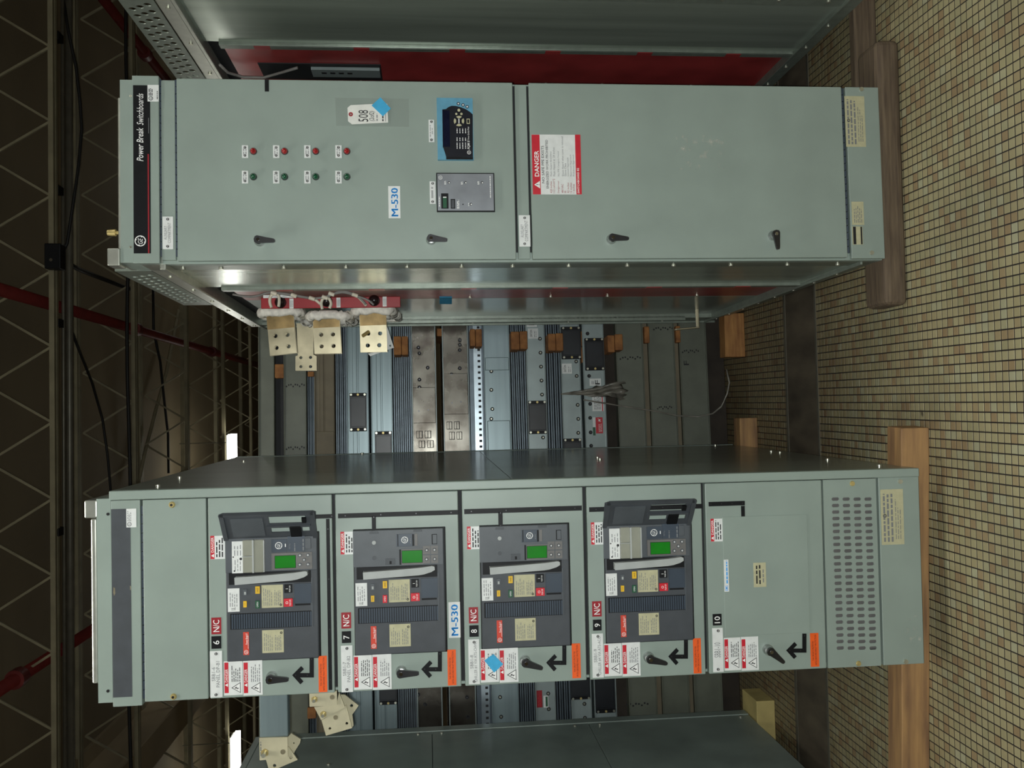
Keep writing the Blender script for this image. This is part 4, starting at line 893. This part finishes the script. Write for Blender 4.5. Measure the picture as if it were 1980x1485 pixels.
p = Print(FB, -.0022); p.sheet((1457, 1088, 1481, 1135), CREAM); p.lines((1460, 1092, 1472, 1130), 2, INK, 2, .45, 8, True); p.lines((1473, 1096, 1478, 1126), 1, INKG, 2, .4, 9); p.build('paper_label', D10)
# slotted vent panel and kick plate
zv0, zv1 = zB(1700), zB(1597.5); hs = []
for k in range(24):
    for c2 in range(4):
        x = 1615.2+21.1*c2+.034*(k*12.5)+(.0); y = 965+12.52*k; c = FB.P(x, y); hw, hh = .0056, .0122
        hs.append([(c.x+hw*math.cos(a_), c.z+(hh-hw)*(1 if math.sin(a_) > 0 else -1)*(abs(math.sin(a_)) > 1e-6)+hw*math.sin(a_)) for a_ in [math.pi/8+math.pi*i/4 for i in range(8)]])
b = MB(); b.plate([(.001, zv0), (WB-.0285, zv0), (WB-.0285, zv1), (.001, zv1)], hs, 0, .003, PAINT, lambda p, r, d: (p, d, r)); b.box(.001, WB-.0285, .003, .012, zv0, zv0+.006, PAINT); b.box(.001, WB-.0285, .003, .012, zv1-.006, zv1, PAINT)
V = b.build('vent_panel', TB)
b = MB(); b.box(.05, WB-.06, .014, .02, zv0+.002, zv1-.002, TRIP); b.build('vent_filter', V)
for x, y in ((1648, 935), (1660, 1283)):
    c = FB.P(x, y); b = MB(); b.cyl((c.x, 0, c.z), (c.x, -.005, c.z), .0085, BRASS, 12, .0065); b.build('cover_screw', V)
b = MB(); b.box(.0005, WB-.0265, .001, .026, .0, zB(1705), PAINT); b.build('kick_plate', TB, bevel=.002)
bolts(TB, [((FB.P(x, y).x, .001, FB.P(x, y).z), 'f') for x, y in ((1740, 931), (1751, 1279))], .005)
rating(FB, (1703.5, 946, 1747, 1053), .001, TB, 9)
p = Print(FB, .001, .0004); p.rect((1752, 1190, 1784, 1246), SCUFF, 0); p.build('scuff_mark', TB, 'pale scuffed patch')
# bus stubs out of the left side
yS = .62
q = [FB.P(501, 1345, yS), FB.P(556, 1345, yS), FB.P(557, 1425.5, yS), FB.P(501.5, 1427, yS)]
b = MB(); b.box(q[3].x, .012, yS, yS+.05, q[1].z, q[0].z, BUSB); b.build('insulated_bus_stub', TB, bevel=.004)
def bus2(pts, y, holes, parent=TB, hr=3.3): return bus_plate(FB, pts, y, .008, holes, hr, CREAMP, parent, name='link_plate')
s5 = lambda a, c: (440+a/9.9, 1335+c/9.9)
bus2([s5(605, 910), s5(1150, 895), s5(1155, 1285), s5(615, 1340)], yS-.008, [])
bus2([s5(700, 1200), s5(1170, 1080), s5(1340, 1330), s5(800, 1560)], yS+.002, [s5(1215, 1285), s5(900, 1440)])
bus2([s5(1150, 900), s5(1215, 820), s5(1400, 935), s5(1385, 1010), s5(1285, 1170), s5(1200, 1400), s5(1100, 1300)], yS+.02, [s5(1268, 1010)], hr=1.6)
b = MB(); c = FB.P(*s5(715, 1190), yS-.008); b.cyl((c.x, yS-.008, c.z), (c.x, yS-.012, c.z), .014, BRASS, 6).cyl((c.x, yS-.012, c.z), (c.x+.0, yS-.04, c.z), .0075, RIVET, 10)
c = FB.P(*s5(1060, 1175), yS-.008); b.cyl((c.x, yS-.008, c.z), (c.x, yS-.0095, c.z), .009, SILV, 12); b.build('bus_bolt', TB)
p = Print(FB, yS-.008, .0003); p.text((503, 1433, 506.5, 1461), 'RECTREAT', INKG, 2, .0, .2) if False else p.lines((502.5, 1434, 506.5, 1462), 1, INKG, 2, .5, 12, False, .02); p.build('pencil_mark', TB)
yT = .5
s2 = lambda a, c: (560+a/9.9, 1320+c/9.9)
q = FB.R(598, 1335, 652, 1350, yT); MB().box(q[0]-.01, .012, yT-.0005, yT+.0075, q[2]+.006, q[3]-.006, CREAMP).build('bus_arm', TB, bevel=.001)
bus2([s2(372, 150), s2(905, 150), s2(908, 435), s2(380, 462)], yT-.008, [])
bus2([s2(470, 470), s2(900, 420), s2(945, 180), s2(1060, 470), s2(600, 715)], yT, [])
bus2([s2(610, 720), s2(1085, 430), s2(1195, 870), s2(695, 1015)], yT+.008, [s2(1095, 780), s2(770, 878)], hr=2.6)
bus2([s2(960, 230), s2(1060, 235), s2(1320, 440), s2(1200, 610), s2(1225, 820), s2(1195, 860)], yT+.02, [s2(1185, 440)], hr=3)
b = MB()
for a, c2 in ((475, 320), (640, 620)):
    c = FB.P(*s2(a, c2), yT-.01); y0 = yT-.008 if a == 475 else yT; b.cyl((c.x, y0, c.z), (c.x, y0-.005, c.z), .0115, BRASS, 6).cyl((c.x, y0-.005, c.z), (c.x, y0-.022, c.z), .006, RIVET, 10)
c = FB.P(*s2(815, 280), yT-.01); b.cyl((c.x, yT-.008, c.z), (c.x, yT-.0095, c.z), .0085, SILV, 12); c = FB.P(*s2(875, 680), yT); b.cyl((c.x, yT+.008, c.z), (c.x, yT+.0065, c.z), .008, SILV, 12); b.build('bus_bolt', TB)
tape(FB, [(954, 1264.5), (973, 1284), (955.5, 1300.5), (936.5, 1277)], -.0016, 'square of blue tape stuck over the danger labels of door 8')

# ================================================================== LEFT DARK CABINET
WD, DDp = .626, 1.65
TD = thing('switchboard', FD, 'dark grey steel cabinet at the left edge, only its long plain side visible', 'switchboard')
zD = [0, .79, 1.535, 2.33]
MB().box(.01, WD-.012, .01, DDp-.01, 0, 2.33, DARK).build('carcass', TD)
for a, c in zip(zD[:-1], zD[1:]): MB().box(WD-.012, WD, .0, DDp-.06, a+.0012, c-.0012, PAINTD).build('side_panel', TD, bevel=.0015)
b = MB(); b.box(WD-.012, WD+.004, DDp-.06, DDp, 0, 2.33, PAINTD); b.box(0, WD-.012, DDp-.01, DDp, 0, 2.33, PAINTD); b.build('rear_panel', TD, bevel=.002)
MB().box(0, WD, -.02, .0, 0, 2.33, PAINT).build('front_panel', TD, bevel=.002); MB().box(0, WD, 0, DDp, 2.33, 2.36, PAINTD).build('roof_panel', TD, bevel=.003)
MB().box(0, .01, 0, DDp, 0, 2.33, PAINTD).build('left_panel', TD)
bolts(TD, [((WD, DDp-.09, z), 'r') for z in (.05, .74, .86, 1.49, 1.6, 2.26)]+[((WD, 1.25, z), 'r') for z in (1.98,)])

# ================================================================== TIMBERS UNDER THE CABINETS
def timber(name, x0, x1, y0, y1, z0, z1, m, label, rz=0, bev=.004, group=None):
    fr = Fr(x0, y0, z0, rz); b = MB(); n = 10; L = x1-x0; d = y1-y0; h = z1-z0
    vs = []; fs = []; random.seed(int(x0*100+y0*10))
    for i in range(n+1):
        j = lambda: random.uniform(-.0012, .0012)
        x = L*i/n; vs += [(x, j(), 0), (x, d+j(), 0), (x, d+j(), h), (x, j(), h)]
    for i in range(n):
        for k in range(4): fs.append((4*i+k, 4*(i+1)+k, 4*(i+1)+(k+1) % 4, 4*i+(k+1) % 4)[::-1])
    fs += [(0, 1, 2, 3)[::-1], tuple(4*n+k for k in range(4))]
    b.add(vs, fs, m); o = b.build(name, bevel=bev, seg=3, frame=fr); tag(o, label, 'timber', group); return o
def slab(px, z0, z1): 
    c = FW.hit(*px, 2, z0); return c
# under the breaker switchboard: runs on past the left edge of the picture
timber('wood_timber', -1.5, -.075, 2.905, 2.997, 0, .0959, WOODO, 'orange pine timber lying under the breaker switchboard', -.0625)
timber('wood_timber', -.79, -.24, 4.2, 4.33, 0, .0959, WOODG, 'grey timber under the rear edge of the breaker switchboard')
timber('wood_timber', .335, 1.245, 2.912, 3.06, 0, .0841, WOODG, 'weathered brown timber with rounded edges under the right switchboard front', bev=.022)
timber('wood_timber', 1.0, 2.2, 3.066, 3.106, 0, .0841, WOODG, 'weathered brown timber under the switchboard at the right edge', bev=.006)
timber('wood_timber', .52, 2.1, 4.3, 4.4, 0, .0841, WOODG, 'grey timber under the rear of the two right switchboards')
timber('wood_timber', -2.2, -1.4, 4.24, 4.44, 0, .09, WOODB, 'pale timber end with dark knots under the rear of the dark left cabinet')
timber('wood_timber', -2.2, -1.55, 2.8, 2.9, 0, .09, WOODG, 'grey timber under the front of the dark left cabinet, out of view')

# ================================================================== STACK OF BUSWAYS BEHIND THE CABINETS
def sz(x, y=750): return FS.P(x, y).z
SX0, SX1 = -2.35, 1.25
def duct(xa, xb, m, label, deep=.6, lip=True, fins=None, step=False, perf=False, col='grey', x1=SX1):
    z0, z1 = sz(xb), sz(xa); fr = Fr(FS.o.x, FS.o.y, FS.o.z, FS.a); t = thing('busway_duct', fr, label, 'busway', 'busway ducts in the stack')
    b = MB(); b.box(SX0, x1, 0, deep, z0, z1, m)
    lm2 = BUSG if m is BUSR else m
    if lip: b.box(SX0, x1, -.012, .01, z0, z0+.006, lm2).box(SX0, x1, -.012, .01, z1-.006, z1, lm2)
    if step: b.box(SX0, x1, -.006, .0, z0+(z1-z0)*.0, z0+(z1-z0)*.48, m).box(SX0, x1, -.006, 0, z0+(z1-z0)*.54, z0+(z1-z0)*.74, m)
    b.build('housing', t, bevel=.002, seg=1)
    if fins:
        fa, n = fins; f0, f1 = z1, sz(fa); b = MB()
        b.box(SX0, x1, .05, deep, f0, f1, DARK)
        for k in range(n):
            zc = f0+(f1-f0)*(k+.5)/n; b.box(SX0, x1, .004+.01*(k % 2), .06, zc-(f1-f0)/n*.28, zc+(f1-f0)/n*.28, FIN)
        b.build('cooling_fins', t)['kind'] = 'stuff'
    if perf:
        fa = perf; f0, f1 = z1, sz(fa); b = MB(); b.box(SX0, x1, .03, deep, f0, f1, FIN); hs = []
        zc = f0+(f1-f0)*.48; b.box(SX0, x1, .012, .03, f0+.01, f1-.022, PERF)
        for k in range(120): x = SX0+.03*k+.02; b.box(x, x+.012, .0112, .012, f0+.016, f0+.03, DARK)
        b.build('perforated_strip', t)
    return t
def on(t, px, m, name, th=.012, bev=.003, y=0, label=None):
    x0, x1, z0, z1 = FS.R(*px, y-th); b = MB(); b.box(x0, x1, y-th, y, z0, z1, m); return b.build(name, t, bevel=bev, label=label)
def joint(t, px, m=COVER, shaggy=False):
    """black joint cover: plate, dark clamps at its two ends with screws"""
    x0, x1, z0, z1 = FS.R(*px, -.014); b = MB(); w_ = x1-x0; h = z1-z0
    b.box(x0, x1, -.014, 0, z0, z1, m); b.box(x0+w_*.12, x1-w_*.12, -.017, -.014, z0+h*.06, z1-h*.06, m)
    for a in (x0, x1-w_*.09): b.box(a, a+w_*.09, -.022, 0, z0+h*.03, z1-h*.03, BLACK)
    for a in (x0+w_*.045, x1-w_*.045):
        for f in (.1, .5, .9): b.cyl((a, -.022, z0+h*f), (a, -.026, z0+h*f), .006, RIVET if f != .5 else BRASS, 8)
    return b.build('joint_cover', t, bevel=.002, seg=1)
def rivets(t, pts, m=RIVET, r=.0065):
    b = MB()
    for x, y in pts: c = FS.P(x, y, 0); b.cyl((c.x, 0, c.z), (c.x, -.005, c.z), r, m, 8, r*.6); b.cyl((c.x, 0, c.z), (c.x, -.0012, c.z), r*1.6, DARK, 8)
    o = b.build('rivets', t); o['kind'] = 'stuff'
def seam(t, x0, x1, y, n=9):
    """staggered crimp line across the duct face"""
    b = MB(); z0, z1 = FS.P(x1, y).z, FS.P(x0, y).z; xx = FS.P((x0+x1)/2, y).x
    for k in range(n): zc = z0+(z1-z0)*(k+.5)/n; dx = .006*math.sin(k*2.2); b.box(xx+dx-.004, xx+dx+.004, -.0012, .001, zc-(z1-z0)/n*.3, zc+(z1-z0)/n*.3, DARK)
    b.build('crimp_seam', t)
d = [None]*15
d[1] = duct(500, 531, BUSO, 'grey busway duct, topmost of the stack'); d[2] = duct(549, 593, BUSO, 'grey busway duct second from the top of the stack, dark gap above it'); seam(d[2], 552, 590, 745); seam(d[2], 552, 590, 866)
d[3] = duct(608, 647, BUST, 'dusty tan busway duct, third from the top of the stack', fins=(594, 5), step=True); on(d[3], (611, 834, 646, 890), BUST, 'joint_cover', .016)
d[4] = duct(671, 713, BUSB, 'blue-grey busway duct fourth from the top, with a black joint cover in the aisle', fins=(648, 6), step=True); joint(d[4], (676, 760, 709, 834))
d[5] = duct(717, 759, BUSB, 'blue-grey busway duct fifth from the top, with black covers at the cabinet edges', step=True); joint(d[5], (725, 834, 758, 905)); joint(d[5], (733, 1290, 768, 1362))
d[6] = duct(796, 844, BUSR, 'rust-brown busway duct, upper of the two brown ones in mid stack', fins=(760, 9))
d[7] = duct(856, 907, BUSR, 'rust-brown busway duct, lower of the two brown ones in mid stack')
for t, px in ((d[6], (808, 832, 839, 866)), (d[7], (867, 814, 894, 850))):
    x0, x1, z0, z1 = FS.R(*px, 0); w_ = (x1-x0); h = z1-z0
    for i in range(2):
        for j in range(2):
            a = x0+w_*(.55*i); c = z0+h*(.02+.53*j)+(.012*i); b = MB(); b.box(a, a+w_*.42, -.0022, .001, c, c+h*.4, DARK)
            for k in range(2): b.box(a+w_*.03, a+w_*.39, -.0045, .0, c+h*(.05+.18*k), c+h*(.19+.18*k), BUSR)
            b.build('knockout', t)
on(d[6], (797.5, 749, 842, 818), BUSR, 'joint_plate', .004); on(d[7], (858, 722, 905, 801), BUSR, 'joint_plate', .004)
rivets(d[6], [(810, 795), (828, 793), (811, 734), (811, 749), (811, 683), (827, 711), (809, 672), (809, 1343), (822, 1362)], HDARK); rivets(d[7], [(889, 658), (889, 677), (873, 724), (889, 712), (891, 777), (889, 667), (874, 779), (903, 1348), (905, 1386)], HDARK)
d[8] = duct(936, 987, BUSB, 'blue-grey busway duct below a perforated zinc strip in mid stack', perf=909); on(d[8], (938, 691, 984, 716), BUSB, 'joint_plate', .006); on(d[8], (943, 813, 987, 872), BUSB, 'joint_cover', .01)
rivets(d[8], [(950, 718), (950, 754), (952, 791), (950, 810), (943, 706), (979, 707), (967, 1348), (969, 1386)])
d[9] = duct(1018, 1056, BUSG, 'grey busway duct with white labels and black joint cover beside wood spacers', fins=(989, 7)); joint(d[9], (1021.5, 775, 1057, 839)); rivets(d[9], [(1044, 655), (1045, 682), (1046, 709), (1047, 736), (1048, 763), (1050, 846), (1060, 1341), (1061, 1371)])
d[10] = duct(1085, 1123, BUSG, 'grey busway duct with one white label between two black joint covers', fins=(1058, 6)); joint(d[10], (1085.5, 632, 1123, 694)); joint(d[10], (1090, 848, 1125, 912)); rivets(d[10], [(1114, 699), (1115, 727), (1117, 783), (1118, 810), (1118, 837), (1130, 1361), (1131, 1388)])
d[11] = duct(1128, 1170, BUSG, 'grey busway duct with red danger label and black joint cover, fourth from the bottom', fins=None); joint(d[11], (1131, 654, 1168, 716)); rivets(d[11], [(1136, 645), (1139, 727), (1141, 781), (1141, 808), (1142, 836), (1143, 862)], HDARK)
d[12] = duct(1193, 1246, BUSO, 'olive grey busway duct, third from the bottom of the stack'); seam(d[12], 1197, 1240, 692); seam(d[12], 1210, 1255, 1362, 8)
d[13] = duct(1256, 1307, BUSO, 'olive grey busway duct, second from the bottom of the stack'); seam(d[13], 1262, 1302, 635); seam(d[13], 1270, 1300, 788)
d[14] = duct(1316, 1369, BUSO, 'olive grey busway duct, lowest of the stack and marked F'); seam(d[14], 1318, 1352, 679)
for t, px, s_ in ((d[10], (1103, 1300, 1141, 1352), 1), (d[11], (1151, 1300, 1189, 1378), 2)): joint(t, px)
def lab(t, px, m, build, nm='duct_label'):
    p = Print(FS, -.001, .0012); p.sheet(px, m); build(p); p.build(nm, t)
lab(d[9], (1021, 635, 1040.5, 655), WHITE, lambda p: (p.text((1024.5, 638, 1029, 651), 'EATON', INK, 2, .02), p.lines((1032, 638, 1038, 652), 2, INKG, 2, .3, 3)))
lab(d[9], (1018, 620, 1038, 632), WHITE, lambda p: p.text((1022, 622, 1033, 629), 'F', INK, 2, .02))
lab(d[10], (1086.5, 703, 1105.5, 722.5), WHITE, lambda p: (p.text((1090, 706, 1094.5, 719), 'EATON', INK, 2, .02), p.lines((1098, 706, 1104, 720), 2, INKG, 2, .3, 5)))
lab(d[11], (1140, 732, 1162, 746), WHITE, lambda p: (p.text((1150.5, 735, 1159.5, 743.5), 'F', INK, 2, .03), p.lines((1143, 735, 1149, 743), 2, INKG, 2, .4, 5)))
lab(d[11], (1145, 760, 1167, 795), WHITE, lambda p: (p.lines((1148, 763, 1162, 792), 5, INKG, 2, .4, 9), p.rect((1163.5, 760, 1165.5, 795), REDL, 1)))
lab(d[11], (1152, 807, 1165.5, 838), REDL, lambda p: (p.lines((1157, 818, 1164, 835), 3, WHITEP, 2, .35, 4), p.poly([(1155, 809), (1162, 812), (1159, 813), (1163, 816), (1156, 814), (1158, 812)], WHITEP, 2)), 'danger_label')
lab(d[11], (1146.5, 807, 1151.5, 842), WHITE, lambda p: p.rect((1146.5, 826, 1151.5, 842), GRN, 1))
lab(d[9], (1036, 1335, 1048.5, 1368), REDN, lambda p: p.lines((1039, 1345, 1046, 1365), 2, REDL, 2, .4, 4), 'danger_label')
lab(d[9], (1051, 1345, 1060, 1368), WHITE, lambda p: p.rect((1055, 1347, 1059, 1366), GRN, 1))
p = Print(FS, -.0002, .0004); p.text((1322, 697.5, 1332, 706), 'F', INK, 1, .02); p.build('painted_mark', d[14])
# wood spacers between the ducts
def spacer(px, label, y0=-.05, group='wood spacers between busways', deep=None):
    deep = deep or {-.015: .028, -.03: .009, -.0: .3, -.004: .3, -.055: -.0125}.get(y0, .0035)
    if y0 < -.04: y0 -= .05
    x0, x1, z0, z1 = FS.R(*px, y0); b = MB(); b.box(x0, x1, y0, deep, z0, z1, SPACER); o = b.build('wood_spacer', frame=FS, bevel=.004); tag(o, label, 'wood block', group)
SPB = [((531.3, 704, 548.7, 731), 'brown wood spacer block under the topmost duct of the stack', -.015), ((761, 650, 776, 686), 'left of two orange wood spacer blocks behind the third bus bar', -.06), ((776.5, 650, 789, 686), 'right of two orange wood spacer blocks behind the third bus bar', -.055),
       ((844.5, 635, 855.5, 650), 'thin wood sliver between the two brown ducts', -.0), ((909, 636, 919, 669), 'upper of two wood spacers below the lower brown duct', -.06), ((919.5, 636, 932, 670), 'lower of two wood spacers below the lower brown duct', -.055),
       ((988, 641, 1004.5, 676), 'upper of two wood spacers left of the white labelled duct', -.06), ((1005, 640, 1020, 675), 'lower of two wood spacers touching the white labelled duct', -.055), ((1060, 645, 1074.5, 678), 'upper of two wood spacers over the duct with a single white label', -.06), ((1075, 644, 1089, 678), 'lower of two wood spacers over the duct with a single white label', -.055),
       ((1123.8, 640, 1127.7, 670), 'thin upright wood strip beside the black joint covers', -.004), ((1124, 671, 1128, 701), 'short wood strip just below the thin upright strip', -.004), ((1175, 648, 1188.5, 681), 'upper of two wood spacers over the third lowest duct', -.06), ((1189, 646, 1204.5, 677), 'lower of two wood spacers over the third lowest duct', -.055),
       ((1246.3, 631, 1256, 663), 'wood spacer strip between the olive ducts, nearest the right cabinet', -.03), ((1307.3, 630, 1316, 662), 'wood spacer strip above the lowest olive duct', -.03),
       ((594.5, 718, 607, 728), 'wood spacer just right of the lower bus bar end', -.02), ((594, 1368, 611, 1390), 'wood spacer seen left of the breaker cabinet behind the plates', -.02)]
for px, l_, y0 in SPB: spacer(px, l_, y0)
# hidden spacers that carry the ducts on the far ends
for (xa, xb) in ((531.3, 548.7), (713.3, 716.7), (844.5, 855.5), (1123.6, 1127.6), (1170.4, 1192.6), (1246.3, 1255.7), (1307.3, 1315.7)):
    for x0 in (-2.2, 1.0):
        b = MB(); b.box(x0, x0+.09, .02, .58, sz(xb), sz(xa), SPACER); o = b.build('wood_spacer', frame=FS); tag(o, 'wood spacer at a hidden end of the busway stack', 'wood block', 'hidden wood spacers')
for xa, xb, y0, m, l_ in ((1246, 1256, .01, BUST, 'long tan batten between the upper two olive ducts'), (1170, 1193, .04, GAPSH, 'dark strip added to fill the shaded gap above the upper olive duct'), (531, 549, .03, DARK, 'dark strip added to fill the shaded gap under the topmost duct'), (1307, 1316, .012, BUST, 'long tan batten above the lowest olive duct')):
    b = MB(); b.box(-2.05, .93, y0, .55, sz(xb)+.001, sz(xa)-.001, m); tag(b.build('batten_or_shade_strip', frame=FS), l_, 'batten', 'battens and added shade strips in the busway stack')  # the dark ones are added to paint shade into open gaps
# blocks and cribbing carrying the stack
def crib(px, y, label, m, z0=0, length=.3, right=False, d=.09):
    c = FW.hit(*px, 1, y)
    if right: timber('wood_timber', c.x, c.x+length, y, y+d, z0, z0+.105, m, label)
    else: timber('wood_timber', c.x-length, c.x, y, y+d, z0, z0+.09, m, label)
crib((1430, 690), 4.5, 'tan timber block on the floor beside the right switchboard, under the stack', WOODT, right=True, length=.225)
crib((1448, 808), 4.36, 'orange timber block on the floor behind the breaker switchboard', WOODO, length=.5)
b = MB(); b.box(-2.1, 1.02, .075, .12, .001, sz(1369)-.0005, GAPSH); tag(b.build('gap_shade_beam', frame=FS, bevel=.003), 'dark beam added to shade the gap under the lowest olive duct', 'skid')  # added dark beam puts the shade under the stack into colour
b = MB(); b.box(-2.1, 1.02, .45, .5, .001, sz(1369)-.0005, GAPSH); tag(b.build('gap_shade_beam', frame=FS, bevel=.003), 'dark beam added in the gap, hidden at the rear of the stack', 'skid')
# plastic scrap and strap hanging from the stack
random.seed(5)
tip = FS.P(1082, 762, -.03); a0, a1 = FS.P(1207, 736, -.05), FS.P(1208, 771, -.05); vs = []; fs = []; nn, mm = 14, 9
for i in range(nn+1):
    f = i/nn
    for j in range(mm+1):
        g = j/mm; e = a0.lerp(a1, g); p_ = tip.lerp(e, f); jit = .012*f
        vs.append((p_.x+random.uniform(-jit, jit), p_.y+.03*f*math.sin(g*9+i*.4)+random.uniform(-.01, .01)*f, p_.z+random.uniform(-jit, jit)*1.2))
for i in range(nn):
    for j in range(mm): k = i*(mm+1)+j; fs.append((k, k+1, k+mm+2, k+mm+1))
b = MB(); b.add(vs, fs, PLAST, True); o = b.build('plastic_scrap', frame=FS); md = o.modifiers.new('thick', 'SOLIDIFY'); md.thickness = .0012
tag(o, 'crumpled grey plastic scrap hanging from the stack in the aisle', 'plastic')
P_ = [FS.P(x, y, -.03-.1*max(0, (x-1340)/70)) for x, y in ((1128, 773), (1165, 779), (1200, 785), (1262, 794), (1310, 804), (1350, 805.5), (1378, 800), (1395, 786), (1406, 762), (1410, 740), (1405, 714))]
Q_ = []
for i in range(len(P_)-1):
    for s_ in range(3): Q_.append(P_[i].lerp(P_[i+1], s_/3))
Q_.append(P_[-1]); b = MB(); b.tube(Q_, .0045, PLAST, 6, rn=.3); o = b.build('plastic_strap', frame=FS); tag(o, 'thin twisted plastic strap curling down to the floor in the aisle', 'strap')
